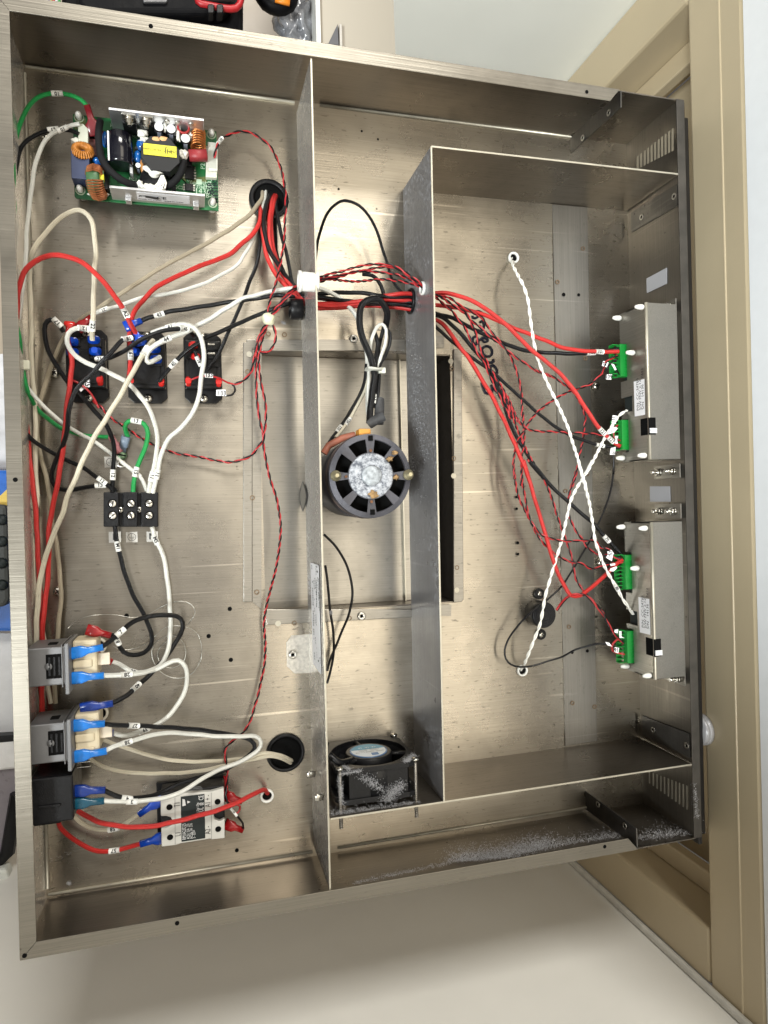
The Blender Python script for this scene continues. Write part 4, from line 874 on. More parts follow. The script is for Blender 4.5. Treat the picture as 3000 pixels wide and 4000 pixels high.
ex = (pp(1590, 312) - pp(40, 125)).normalized(); ey = Vector((-ex.y, ex.x, 0))
def obox(name, mat, x, y, sx, sy, h, z0=0, bev=.0005, parent=ps, rot=0):
    """box standing on the board, centred so that its TOP shows at photo point (x, y)"""
    c = pp(x, y, z0 + h); a = ex * math.cos(rot) + ey * math.sin(rot); b = ey * math.cos(rot) - ex * math.sin(rot)
    vs = [c + a * (i * sx / 2) + b * (j * sy / 2) for i, j in ((-1, -1), (1, -1), (1, 1), (-1, 1))]
    m = MB(); m.prism(vs, zb_ + z0 / 1000, zb_ + (z0 + h) / 1000); return m.build(name, mat, parent, bev)
mm_ = lambda v: v / 1000
# heat sinks: tall aluminium plates along both long sides
for nm, a, b, z1 in (('heat_sink', (425, 50), (1455, 176), 36), ('heat_sink', (434, 895), (1466, 990), 27)):
    pa, pb = pp(*a, z1), pp(*b, z1); u_ = (pb - pa).normalized(); n_ = Vector((u_.y, -u_.x, 0))
    q = MB(); q.prism([pa, pb, pb + n_ * .0022, pa + n_ * .0022], zb_ + .001, zb_ + z1 / 1000); hs = q.build(nm, ALU, ps, .0003)
    if z1 == 27:
        # paper label on the near face and two clips
        f0 = pa.lerp(pb, .27) + n_ * .0023; f1 = pa.lerp(pb, .835) + n_ * .0023; zt_, zl_ = zb_ + .0235, zb_ + .0075
        q = MB(); q.slab([Vector((f0.x, f0.y, zt_)), Vector((f1.x, f1.y, zt_)), Vector((f1.x, f1.y, zl_)), Vector((f0.x, f0.y, zl_))], n_ * .0003); lb = q.build('rating_label', M('silver_label', (.60, .60, .62), .4), hs)
        for s_, t_, zz, sz in (('JET', .10, .0165, .0045), ('CE', .46, .0155, .0075), ('MODEL NO STD150    MADE IN CHINA', .45, .0098, .0024)):
            c = f0.lerp(f1, t_); text(s_, (c.x, c.y, zb_ + zz), u_, n_, sz, INK, lb, depth=.0004, bold=.03)
        c = f0.lerp(f1, .28); q = MB(); q.slab([Vector((c.x - .006, c.y, zb_ + .0185)) + n_ * .0004, Vector((c.x + .006, c.y - .001, zb_ + .0182)) + n_ * .0004, Vector((c.x + .006, c.y - .001, zb_ + .0138)) + n_ * .0004, Vector((c.x - .006, c.y, zb_ + .0140)) + n_ * .0004], n_ * .0001); q.build('logo_block', INK, lb)
        for t_ in (.175, .905):
            c = pa.lerp(pb, t_) + n_ * .0022; q = MB(); q.box(c.x - .0026, c.x + .0026, c.y - .003, c.y, zb_ + .001, zb_ + .010); q.build('clip', ALU, hs, .0004)
    else:
        for t_ in (.20, .38):   # transistors bolted to the plate
            c = pa.lerp(pb, t_) + n_ * .0022; q = MB(); q.box(c.x - .0062, c.x + .0062, c.y - .0045, c.y, zb_ + .004, zb_ + .024); q.build('power_transistor', BLK, hs, .0005)
            q = MB(); cc2 = Vector((c.x, c.y - .0045, zb_ + .027)); q.lathe(cc2 + Y * .004, -Y, [(.0045, 0), (.0045, .002), (.0036, .0022), (.0036, .005), (.0022, .0052), (.0022, .0075)], 12); q.build('clamp_screw', CHROME, hs)
            q = MB(); q.box(c.x - .0062, c.x + .0062, c.y - .001, c.y, zb_ + .024, zb_ + .033); q.build('transistor_tab', ZINC, hs, .0003)
        for t_ in (.60, .71, .86):
            c = pa.lerp(pb, t_) + n_ * .0022; q = MB(); q.cyl(Vector((c.x, c.y, zb_ + .028)), n_, .0025, .001, 14); q.build('rivet', ZINC, hs)
# big capacitor lying on its side
c0_, c1_ = pp(545, 345, 12), pp(556, 690, 12); ax = (c1_ - c0_)
CAPB = M('capacitor_sleeve', (.006, .006, .010), .16, 0, .1, coat=.25)
m = MB(); m.lathe(c0_, ax, [(.0100, 0), (.0118, .0015), (.0118, ax.length - .006), (.0112, ax.length - .005), (.0118, ax.length - .003), (.0112, ax.length)], 32); cb_ = m.build('main_capacitor', CAPB, ps)
m = MB()
for i in range(22):
    c = c0_ + ax * (.08 + .042 * i) + Vector((-.0094, 0, .0075)); m.box(c.x - .0009, c.x + .0006, c.y - .0005, c.y + .0006, c.z, c.z + .0004)
m.build('sleeve_print', WI, cb_)
m = MB(); m.prism([pp(663, 430, 8), pp(683, 432, 8), pp(690, 790, 8), pp(660, 780, 8)], zb_, zb_ + .012); m.build('insulating_card', M('card_grey', (.5, .5, .5), .5), ps)
def can(x, y, r_, h, tilt=(0, 0, 1)):
    c = pp(x, y, h) - Vector(tilt).normalized() * h / 1000
    m = MB(); m.lathe(c, tilt, [(r_, 0), (r_, h / 1000 - .001), (r_ * .92, h / 1000)], 28); o = m.build('capacitor', CAPB, ps)
    m = MB(); m.lathe(c + Vector(tilt).normalized() * h / 1000, tilt, [(r_ * .84, 0), (r_ * .84, .0003)], 24); m.build('can_top', M('can_silver', (.78, .79, .78), .45, .15, .05), o)
    m = MB(); m.box(c.x - r_ * .35, c.x + r_ * .35, c.y - r_ - .0002, c.y - r_ * .9, c.z + .001, c.z + h / 1000 - .0015); m.build('polarity_stripe', M('stripe_grey', (.25, .27, .33), .4), o)
can(970, 262, .0050, 23); can(1100, 285, .0050, 23); can(1256, 388, .0050, 20); can(745, 680, .0028, 11); can(805, 745, .0024, 9)
# glue blobs
for x, y, a, b, h, s_ in ((800, 335, 5, 4, 12, 1), (830, 410, 6, 2.5, 12, 2), (1040, 265, 2, 4.5, 20, 3), (1178, 340, 2.6, 8, 18, 4), (1325, 375, 3.6, 6, 14, 5), (1232, 565, 5.2, 4.4, 16, 6), (935, 735, 9, 5.5, 20, 7), (880, 925, 8, 3, 21, 8), (985, 940, 4, 2.6, 20, 9), (770, 885, 3, 3.2, 18, 10), (315, 1000, 8.5, 2.4, 6, 11), (100, 430, 6, 3, 8, 12)):
    m = MB(); m.blob(pp(x, y, h), a / 1000, b / 1000, .004, .28, 10, s_); m.build('glue_blob', GLUE, ps)
# transformer
c = pp(985, 560, 26); m = MB()
oc = [(-.0175, -.004), (-.0085, -.0155), (.0085, -.0155), (.0175, -.006), (.0175, .006), (.0085, .0165), (-.0085, .0165), (-.0175, .006)]
m.prism([c + ex * a + ey * b for a, b in oc], zb_ + .014, zb_ + .026); tr = m.build('transformer', M('ferrite', (.018, .018, .019), .5, 0, .2, spec=.3), ps, .0006)
m = MB(); m.prism([c + ex * a * .92 + ey * b * .6 for a, b in oc], zb_, zb_ + .014); m.build('bobbin', BLK, tr)
a_, b_ = pp(803, 500, 26.3), pp(1160, 540, 26.3); w_ = ey * .0052
m = MB(); m.prism([a_ - w_, b_ - w_, b_ + w_, a_ + w_], zb_ + .0262, zb_ + .0267); tp = m.build('yellow_tape', YEL, tr)
text('97047115  HI-ACQ66-1158', a_.lerp(b_, .40) + Vector((0, 0, .0005)), -ex, Z, .0034, INK, tp); text('HJ', a_.lerp(b_, .75) + Vector((0, 0, .0005)), -ex, Z, .0070, INK, tp)
for x in (940, 1020): m = MB(); m.blob(pp(x, 405, 24), .0050, .0028, .003, .1, 8, x); m.build('winding_bulge', M('tan_tape', (.62, .36, .16), .5), tr)
m = MB(); m.prism([pp(915, 640, 20), pp(985, 680, 20), pp(1068, 645, 20), pp(1040, 712, 20), pp(960, 690, 20)], zb_ + .012, zb_ + .020); m.build('tape_end', YEL, tr, .001)
# toroids and coils
def toroid(name, c, axis, ro, ri, h, mat, turns, wire_r, bandc=None):
    q = MB(); q.ring(c - Vector(axis).normalized() * h / 2, axis, ro * .93, ri * 1.1, h * .9, 28); o = q.build(name, M('core_' + name, (.05, .12, .05), .5), ps)
    qt = Vector(axis).normalized().to_track_quat('Z', 'Y'); q = MB()
    for i in range(turns):
        a = 2 * math.pi * i / turns
        if bandc and abs(math.cos(a) - bandc[0]) < .25 and math.sin(a) > -2 and bandc[1](a): continue
        rad = Vector((math.cos(a), math.sin(a), 0)); pts = []
        for k in range(9):
            t = 2 * math.pi * k / 8; rr_ = (ro + ri) / 2 + math.cos(t) * (ro - ri) / 2 * 1.1; hh = math.sin(t) * h / 2 * 1.15
            pts.append(c + qt @ (rad * rr_ + Vector((0, 0, hh))))
        q.tube(pts, wire_r, 5)
    q.build('winding', mat, o); return o
toroid('ring_choke', pp(147, 530, 14), ex * .1 + Vector((0, .5, 1)), .0092, .0038, .008, ORANGE, 26, .0009)
toroid('line_choke', pp(300, 865, 13), Vector((1, .05, .12)), .0150, .0060, .0125, M('orange_copper', (.38, .13, .05), .35, .3, .25, 300), 40, .0009, (0, lambda a: abs(a - math.pi / 2) < .35))
m = MB(); c = pp(292, 800, 22); m.box(c.x - .0072, c.x + .0068, c.y - .0030, c.y + .0032, c.z - .006, c.z + .0010); ck = m.build('choke_band', YEL, ps, .001)
for dy_ in (.0045, -.0042): m = MB(); m.box(c.x - .007, c.x + .0066, c.y + dy_ - .0018, c.y + dy_ + .0012, c.z - .006, c.z + .0006); m.build('core_glimpse', M('core_green', (.06, .13, .05), .5), ck)
m = MB()
for i in range(7): 
    cc3 = pp(1392, 330 + i * 26, 14); m.tube([cc3 + Vector((.0066 * math.cos(t), .0022 * math.sin(t), .006 * math.sin(t))) for t in [k * math.pi / 6 for k in range(13)]], .0009, 6)
m.build('output_coil', COPPER, ps)
q = MB(); c = pp(1235, 290, 18); q.ring(c, Z, .0060, .0042, .004, 28); q.build('disc_varistor', M('varistor_red', (.35, .02, .02), .4), ps)
m = MB(); m.loft(pp(1295, 575, 15), ex * 1 + ey * .12, Z, [(0, .0050, .005), (.017, .0052, .005)]); m.build('sleeved_part', M('dark_red_sleeve', (.28, .025, .03), .5), ps)
# boxes, discs, chips and plugs
obox('film_capacitor', M('slate_blue', (.030, .042, .095), .4, 0, .08), 120, 668, .0158, .0270, 17)
obox('bridge_rectifier', BLK, 395, 800, .0050, .0240, 14)
for x, y, s_ in ((263, 345, 0), (262, 425, 0), (262, 520, 0)): obox('fuse_clip', M('maroon', (.12, .03, .025), .5), x, y, .0095, .0100, 5)
for x, y, rx, ry in ((388, 400, .0030, .0078), (780, 462, .0046, .0060), (740, 590, .0038, .0064), (308, 630, .0052, .0034), (325, 690, .0056, .0034)):
    m = MB(); m.blob(pp(x, y, 9), rx, ry, .004, .03, 10, 3); m.build('disc_capacitor', M('disc_blue', (.006, .10, .36), .25, 0, .1, coat=.4), ps)
m = MB(); m.blob(pp(795, 680, 9), .0024, .008, .003, .03, 10, 3); m.build('disc_capacitor', M('disc_orange', (.5, .22, .06), .4), ps)
def chip(x, y, sx, sy, n_, rot=0):
    o = obox('chip', BLK, x, y, sx, sy, 3.4); c = pp(x, y, 3.4)
    for i in range(n_):
        for s_ in (-1, 1):
            d = c + ex * (s_ * (sx / 2 + .0008)) + ey * (sy * ((i + .5) / n_ - .5)); m = MB(); m.box(d.x - .0010, d.x + .0010, d.y - .0006, d.y + .0006, zb_, zb_ + .0022); m.build('chip_leg', ZINC, o)
chip(1300, 750, .0088, .0135, 5); chip(1296, 912, .0078, .0070, 3); chip(1120, 790, .0050, .0090, 2)
obox('small_transistor', BLK, 1290, 640, .0065, .0085, 6)
obox('standing_chip', BLK, 1130, 920, .0040, .009, 12)
for nm, x0_, y0_, x1_, y1_, x2_, y2_, x3_, y3_, h in (('output_plug', 1505, 428, 1603, 436, 1598, 812, 1480, 800, 9),):
    m = MB(); m.prism([pp(1480, 470, 6), pp(1600, 470, 6), pp(1597, 812, 6), pp(1475, 806, 6)], zb_, zb_ + .006); op = m.build('output_socket', M('nylon_cream', (.66, .66, .56), .4), ps, .0006)
    m = MB(); m.prism([pp(1508, 428, 10), pp(1603, 436, 10), pp(1603, 735, 10), pp(1508, 735, 10)], zb_ + .002, zb_ + .010); m.build('plug_body', M('nylon_white', (.74, .74, .66), .4), op, .0005)
    for i in range(6):
        c = pp(1545, 455 + i * 47, 10.1); m = MB(); m.box(c.x - .0042, c.x + .0042, c.y - .0022, c.y + .0020, c.z, c.z + .0002); m.build('plug_cell', M('cell_shade', (.40, .41, .36), .5), op)
m = MB(); m.prism([pp(95, 225, 12), pp(150, 225, 12), pp(206, 285, 12), pp(206, 460, 12), pp(95, 460, 12)], zb_, zb_ + .012); m.build('input_socket', M('nylon_aged', (.58, .60, .50), .4), ps, .0008)
for x, y, h in ((108, 165, 8), (1535, 348, 8), (122, 950, 8), (1550, 1090, 8)):
    c = pp(x, y, 0); m = MB(); m.ring(c, Z, .0046, .0034, .0003, 24); pad = m.build('solder_pad', M('pad_pale', (.35, .42, .30), .4), ps)
    m = MB(); m.lathe(Vector((c.x, c.y, .001)), Z, [(.0036, 0), (.0036, zb_ - .003), (.0026, zb_ - .001), (.0030, zb_ + .002), (.0026, zb_ + .006), (.0001, zb_ + .0085)], 16); m.build('standoff', WHT, ps)
# inductor in the middle
m = MB(); m.lathe(pp(915, 835, 18) - Z * .014, Z, [(.0130, 0), (.0130, .012), (.0118, .0145), (.0001, .015)], 28); m.build('drum_inductor', BLK, ps)
m = MB()
for a in range(5): m.tube([pp(1000 + a * 4, 790, 22), pp(960 + a * 22, 870, 24), pp(905 + a * 32, 930, 22)], .0008, 5)
m.build('glue_strand', GLUE, ps)
for i, s_ in enumerate(("335,205,10 318,330,20 325,480,22 345,590,22 400,690,22 500,790,22 620,865,20 735,895,15", "1035,905,15 1100,885,20 1170,820,22 1215,740,22 1240,640,18")):
    pts = [pp(*map(float, t.split(','))) for t in s_.split()]; m = MB(); m.tube(spline(pts, .003), .0033, 10); m.build('black_sleeving', M('matt_sleeve', (.008, .008, .009), .75, spec=.2), ps)
SK = M('silkscreen', (.45, .60, .45), .5)
for s_, x, y, sz in (('HS2', 492, 255, .0050), ('RoHS', 1465, 868, .0056), ('GF-01 94V-0', 1440, 898, .0040), ('E248338', 1455, 920, .0040), ('1436', 1440, 962, .0075), ('32B-R', 1490, 1008, .0062), ('Q1', 708, 332, .004), ('TEMS', 680, 368, .0045), ('U3', 1300, 838, .0045), ('U2', 1340, 876, .0045), ('EC2', 1188, 920, .0048), ('EC1', 690, 830, .0045), ('R', 745, 410, .004)):
    text(s_, pp(x, y, .15), ex, Z, sz, SK, ps)
for s_, x, y, sz, dr_ in (('P2', 1445, 690, .006, ey), ('V-', 1532, 862, .007, ey)): text(s_, pp(x, y, .15), dr_, Z, sz, SK, ps)
for s_, x, y in (('MTS180', 1580, 960), ('ASR', 1525, 930)): text(s_, pp(x, y, .25), ey, Z, .0072, INKB, ps, name='marker_note', bold=.02)
m = MB(); c = pp(1403, 858, .1); m.box(c.x - .0026, c.x + .0026, c.y - .0026, c.y + .0026, c.z, c.z + .0001); m.build('silk_mark', SK, ps)
m = MB(); m.slab([pp(1200, 815, .2), pp(1210, 808, .2), pp(1290, 890, .2), pp(1280, 896, .2)], (0, 0, .0001)); m.build('board_slot', HOLE, ps)
# ================================================================== cables
WG = 'braided cables of the tray'
def near(pts, k, x, y):
    tx, ty = T(k, x, y); best = min(range(len(pts)), key=lambda i: (pix(pts[i])[0] - tx) ** 2 + (pix(pts[i])[1] - ty) ** 2); return best
def sleeve(pts, i, r_, s_, par, L=.010, flip=False, mat=None):
    i = max(2, min(len(pts) - 3, i)); t = (pts[i + 2] - pts[i - 2]).normalized(); c = pts[i]
    m = MB(); m.tube([c - t * L / 2, c, c + t * L / 2], r_ + .00035, 14); o = m.build('number_sleeve', mat or WHT, par)
    if s_:
        d = t if not flip else -t
        v = (CC - c).normalized(); v = (v - t * v.dot(t)).normalized()
        text(s_, c + v * (r_ + .00045), d, v, min(r_ * 2.1, .0050), INK, o, name='number', bold=.03, depth=.0002)
    return o
def spade(par, base, d, mat, L=.026, w_=.0052, up=Z):
    m = MB(); m.loft(base - Vector(d).normalized() * .002, d, up, [(0, .0030, .0030), (L * .42, .0030, .0029), (L * .50, .0040, .0030), (L * .62, w_, .0031), (L * .98, w_, .0030), (L, w_ * .9, .0026)], 14, 4.0)
    return m.build('crimp_terminal', mat, par)
def wobble(pts, r_):
    a = [R.uniform(0, 6.28) for _ in range(6)]; s = 0; out = []; n = len(pts)
    for i, q in enumerate(pts):
        if i: s += (q - pts[i - 1]).length
        e = min(1, i / 5, (n - 1 - i) / 5); k = r_ * .17 * e
        out.append(q + Vector((1.6 * math.sin(s * 62 + a[0]) + .5 * math.sin(s * 210 + a[1]), 1.6 * math.sin(s * 55 + a[2]) + .5 * math.sin(s * 240 + a[3]), math.sin(s * 80 + a[4]))) * k)
    return out
def wire(label, col, r_, spec, sl=(), start=None, end=None, z=20, name='cable', step=.004):
    p = path(spec, z); pts = wobble(spline(p, step), r_); t = thing(name, label, 'cable', pts[len(pts) // 2], WG)
    m = MB(); m.tube(pts, r_ * (.94 if r_ > .0015 else 1), 10); m.build('braided_jacket' if col in BR else 'insulation', BR[col] if col in BR else {'blackpvc': BLACKI, 'redpvc': RED, 'whitepvc': WHITEI}[col], t)
    for a in sl: sleeve(pts, near(pts, a[0], a[1], a[2]), r_, a[3], t, flip=len(a) > 4 and a[4])
    for e, i, j in ((start, 0, 3), (end, -1, -4)):
        if e:
            d = (pts[i] - pts[j]); d = Vector((d.x, d.y, d.z * .4)).normalized()
            if e[0] in SWM_: d = (d * .25 + Vector((-1, -.02, .0))).normalized()
            spade(t, pts[i], d, e[0], *(e[1:]))
    return t
def twist(label, specs, z=20, r_=.00078, pitch=.0165, cols=(RED, BLACKI), name='twisted_pair', ph=0, names=('red_strand', 'black_strand'), tails=(), sl=()):
    p = path(specs, z); pts = spline(p, .00125); N = len(pts); t = thing(name, label, 'twisted pair', pts[N // 2], 'twisted wire pairs'); A, Bb = [], []; up = Vector((.1, .2, 1)); s = ph; fade = 8
    for i, q in enumerate(pts):
        tg = (pts[min(i + 1, N - 1)] - pts[max(0, i - 1)]).normalized(); up = (up - tg * up.dot(tg)).normalized(); bi = tg.cross(up)
        if i: s += (q - pts[i - 1]).length / (pitch * (1 + .25 * math.sin(i * .021 + ph))) * 2 * math.pi
        o = (up * math.cos(s) + bi * math.sin(s)) * r_ * 1.02
        A.append(q + o); Bb.append(q - o)
    m = MB(); m.tube(A, r_, 6); m.build(names[0], cols[0], t); m = MB(); m.tube(Bb, r_, 6); m.build(names[1], cols[1], t)
    for a in sl: sleeve(pts, near(pts, a[0], a[1], a[2]), r_ * 2.0, a[3], t, L=.0085)
    return t
K = .0024
SWM_ = [LBLUE, TEAL, M('navy_nylon', (.004, .03, .22), .25, 0, .25, coat=.3)]
# --- grounding and supply leads of the board
wire('green cable looping from the board down the left wall to the grounding screw', 'green', .0021,
     "A 572,705,30 560,680 530,645 480,620 430,610 375,608 310,613 240,640 180,700 130,790 105,880 96,980 90,1090,46 87,1250,44 D 90,100,44 108,450 125,560 142,690,30 175,840 225,965,15 300,1050 380,1112 430,1135 520,1160,8 600,1168 700,1172,6",
     [('A', 375, 610, '10')])
sp_ = thing('flag_terminal', 'dark red crimp terminal on the green cable at the corner of the board', 'terminal', P(*T('A', 580, 740), .03)); spade(sp_, P(*T('A', 568, 698), .030), P(*T('A', 600, 800), .026) - P(*T('A', 568, 698), .030), M('maroon_nylon', (.16, .008, .014), .3, 0, .2, coat=.3), .026, .0072)
sp_ = thing('ring_terminal', 'pink crimp terminal lying left of the green grounding screw', 'terminal', P(*T('D', 750, 1215), .006)); spade(sp_, P(*T('D', 725, 1180), .006), P(*T('D', 775, 1262), .005) - P(*T('D', 725, 1180), .006), M('pink_nylon', (.34, .12, .13), .4), .018, .0040)
wire('black cable from the board plug down the left wall to the terminal block', 'black', .0021,
     "A 512,870,28 470,848 430,838 345,836 250,868 165,925 130,985 105,1075,36 92,1200,36 88,1400,36 D 95,0 105,600 125,980,30 143,1100,22 200,1185 290,1243 420,1312 540,1370 620,1432 690,1480 740,1525,16", [('A', 345, 835, 'L1'), ('D', 658, 1462, '12')])
wire('white cable curving from the board plug down the left wall', 'white', .0020,
     "A 515,803,30 460,812 405,835 340,865 285,930 235,1045 205,1180 188,1350 178,1500 170,1659,40 D 155,100 135,280 120,450 125,650 150,790,25 200,885 290,985 400,1080 520,1152,14 600,1192 700,1262 780,1330 860,1390 920,1450 955,1530,14", [('A', 408, 833, '10'), ('D', 880, 1405, '14')])
# --- cream cables along the left wall
wire('cream cable arching below the board into the left relay, marked 22', 'cream', K,
     "G 330,1240,12 300,1050 285,850 245,650 225,450 215,250 195,60 D 240,1600,15 232,1300 225,1000 213,750 205,500,22 192,250 198,50,30 A 215,1640,36 255,1560 320,1480 400,1400 480,1368 540,1378 590,1430 615,1530 626,1640 D 612,100,44 602,280 600,420 598,545,34", [('D', 600, 465, '22')])
wire('tan cable from the big grommet running down behind the left relay to the switches', 'tan', .0022,
     "o 155,190,-4 150,260,8 95,350,22 0,440 D 1180,5,24 980,120 760,250 620,350,16 500,440 400,560,10 340,680 300,800 270,920 248,1050 243,1180 262,1300 300,1450 330,1600 G 342,80,12 368,200 382,400 394,560 385,720 370,900 345,1050 360,1240", [])
wire('cream cable slanting from the middle relay across the tray to the upper switch', 'cream', .0025,
     "D 992,548,34 960,590,42 925,650,46 860,760,48 800,860,50 720,990,50 640,1130,50 570,1270,48 500,1420,46 430,1560,42 G 398,15,40 350,140,38 300,300,34 262,440,32 240,600,30 233,720,28 235,860,26 240,1000", [('D', 955, 612, '')])
# --- red cables
wire('red cable arching from the left rim over to the middle relay', 'red', .0025,
     "G 285,1640,14 270,1200 262,800 262,600,16 255,350 235,100 D 228,1659,18 205,1400 180,1150 150,980 128,800,25 108,500,40 108,300,52 115,210,58 150,108 225,35 300,5 390,-4 500,30 590,90 680,188 760,285 810,362,50 850,440,44 885,510,34", [('D', 812, 368, 'A2')], end=(BLUE, .012, .0052))
wire('red cable running straight down from the left relay towards the lower switch', 'red', .0025,
     "D 450,470,30 435,530,36 452,640,38 462,700 455,820 440,960,34 425,1100 408,1230 392,1330 368,1500 340,1659,28 G 322,100,26 312,300 300,500 285,700 276,900,18 268,1200 290,1600", [], start=(RT, .008, .005))
wire('red cable sweeping from the big grommet down to the middle relay', 'red', .0024,
     "o 150,290,-2 140,350,14 120,470,26 60,560 0,622 D 1480,0,30 1300,62 1150,125 1020,195 930,290 870,375,30 845,450 838,550 840,640 842,720 832,800,24", [('D', 840, 632, '61')])
wire('thin white cable from the big grommet to the left relay, marked 21', 'white', .0019,
     "o 185,185,-3 170,280,8 140,420,16 110,520 50,640,20 0,715 D 1545,45,22 1450,115 1300,192 1100,240 960,256 850,290 760,328 670,352 600,385,26 585,405,24", [('D', 655, 357, '21')], end=(REDN, .018, .0050))
wire('black cable marked 43 from the middle relay to the divider bushing', 'black', .0023,
     "D 905,425,32 960,400 1030,378 1100,357 1250,336 1450,308 1659,275,26 E 60,262 150,250 260,258,22 300,265,21 400,270,24 550,290,28 700,300 850,305 1000,322,24 1060,340,24 m 95,272,22 170,300,26 260,370 350,460,30 430,560 500,650 570,780 640,930 700,1100,32 750,1230 800,1320 870,1440 960,1570,34 n 545,10 640,115 740,240 830,320,34 930,410 1050,520 1160,612,38 1250,720,40 1330,810,42 1425,905,44",
     [('D', 1030, 380, '43'), ('v', 335, 300, '70')], start=(BLUE, .017, .0052))
wire('thick white cable passing over the divider and down into the loops above the motor', 'white', .0025,
     "D 1035,655,30 1000,678,36 960,690,40 942,662,42 955,620,44 1010,570,44 1110,522,44 1210,488,42 1290,448,40 1380,400,36 1470,340,34 1560,282,30 1659,250,28 E 50,238,26 100,226 200,212 300,210,26 400,213 450,226 520,262 600,325 650,385 690,480,22 715,600 722,720 722,850 725,980,34 735,1060", [('D', 1075, 535, '44')])
wire('black cable marked 45 running from the middle relay up to the divider bushing', 'black', .0022,
     "D 1028,812,26 1070,762,32 1120,700,38 1180,645 1250,590 1340,530 1430,488,34 1550,430,30 1659,385,26 E 130,340,24 210,312 270,285,20", [('D', 1120, 702, '45')])
wire('white cable marked 41 curving widely from the middle relay down to the terminal block', 'white', .0024,
     "D 985,498,34 1050,472,40 1130,448,44 1190,443,46 1250,462,46 1298,530,46 1326,640,44 1312,760,42 1290,900,38 1240,1020,34 1160,1120,30 1092,1190,26 1052,1280,22 1030,1380 1010,1450 990,1535,18", [('D', 1100, 458, '41'), ('D', 1015, 1415, '11')])
wire('white cable marked 12 from the left relay down to the terminal block', 'white', .0024,
     "D 590,480,34 540,468,40 490,474,42 448,508,43 440,570,42 480,640,38 560,692,36 680,742,34 800,802,34 880,872,32 950,960,28 1000,1062,24 1020,1170,20 1012,1280 985,1400 962,1535,18", [('D', 537, 470, '12'), ('D', 972, 1425, '11')])
wire('black cable looping out left of the left relay and down to the terminal block', 'black', .0023,
     "D 412,492,34 372,430,38 330,412,38 292,445,36 285,520,34 310,620,30 370,720,27 430,800,24 500,872,22 560,935 630,1020,20 690,1105 728,1200 738,1310 734,1420 728,1530,18", [('D', 733, 1410, '12'), ('D', 408, 488, '17')])
wire('black cable curving from the middle relay down around the bottom left of the terminal block', 'black', .0023,
     "D 880,545,34 845,538,38 800,545,42 700,640,48 600,752,50 530,822,50 480,900,48 450,1000,46 438,1100,42 408,1220,36 360,1325,28 338,1420,22 360,1492,18 440,1512 540,1500 650,1485 715,1492,18 752,1525,16", [('D', 820, 540, '18'), ('D', 668, 1485, '13')], start=(BLUE, .010, .005))
wire('black cable crossing the gap between left and middle relays and diving under a white one', 'black', .0022,
     "D 585,658,24 680,668,28 745,648,34 850,585,42 930,532,46 1000,502,48 1080,480,50 1165,472,50 1220,485,40 1262,520,28", [('D', 585, 658, '23'), ('D', 1187, 474, '45')])
wire('black cable hanging from the big grommet to the right relay', 'black', .0020,
     "o 135,300,-3 135,430,10 140,560,16 135,660,20 110,780 50,930 5,1062,24 D 1570,305,26 1500,460,28 1450,560 1400,660,28 1342,738,26", [])
wire('short black cable from the top terminal of the right relay', 'black', .0018, "D 1245,600,30 1265,625,34 1285,680,34 1320,740,30", [('D', 1292, 690, '18')])
# --- bundle between grommet and divider, then across the inner bay to the controllers
wire('stiff black cable in the grommet bundle that ends at the upper controller plug', 'black', .0024,
     "o 240,200,-4 205,250,8 180,330,18 170,450,24 190,600,28 230,720,30 290,820,30 350,900,26 425,985,22 E 300,250,21 400,240,22 550,238,26 700,245,30 850,266,30 1002,262,24 1060,280,22 m 95,250,24 250,302,30 400,385,32 560,450 700,510 850,560,34 1000,580,36 1200,585,40 1400,570,46 1588,547,50", [('m', 1370, 575, '102')])
wire('black cable marked 122 reaching the lower plug of the upper controller', 'black', .0020,
     "o 285,245,-3 268,310,10 280,400,18 300,520,22 340,680,26 370,800,26 398,940,24 E 290,262,21 400,277,22 550,296,24 700,308 850,312 1002,300,24 1060,330,22 m 95,360,22 180,430,28 300,530 450,650,32 560,730 680,840 820,960,34 960,1080 1100,1190,36 1200,1250 1330,1300,42 1440,1327 1560,1342,46 1618,1348,48", [('m', 1442, 1327, '122')])
wire('slack black cable dropping straight from the bottom of the big grommet', 'black', .0018, "o 262,430,2 266,560,6 272,700,10 330,860,14 400,960,18", [])
wire('outer red cable of the grommet bundle that reaches the plug marked 121', 'red', .0024,
     "o 152,290,-3 148,400,16 155,540,24 180,680,28 220,790,30 280,890,28 345,970,25 425,1055,22 E 300,300,21 400,308,22 550,302,26 700,288,30 830,262,30 920,250 1002,246,26 1060,250,30 m 130,88,44 230,93 330,122,46 430,170 520,233 620,310 720,390,46 900,560 1050,688,46 1170,812 1260,930,46 1350,1062 1440,1188,48 1560,1310 1605,1335,50", [('m', 1465, 1218, '121'), ('m', 1528, 1275, '121')])
wire('middle red cable of the grommet bundle that reaches the plug marked 101', 'red', .0024,
     "o 250,225,-3 232,300,12 210,430,22 205,560,26 235,700,28 300,840,27 365,940,25 430,1020,22 E 300,285,21 400,318,22 550,318,26 700,302,28 830,290 1002,290,24 1060,300,24 m 95,185,28 250,205,34 400,240 530,285,38 640,335 720,372,40 850,415 1000,472,42 1150,540,46 1300,566,50 1430,570 1588,566,51", [('m', 1445, 570, '101')])
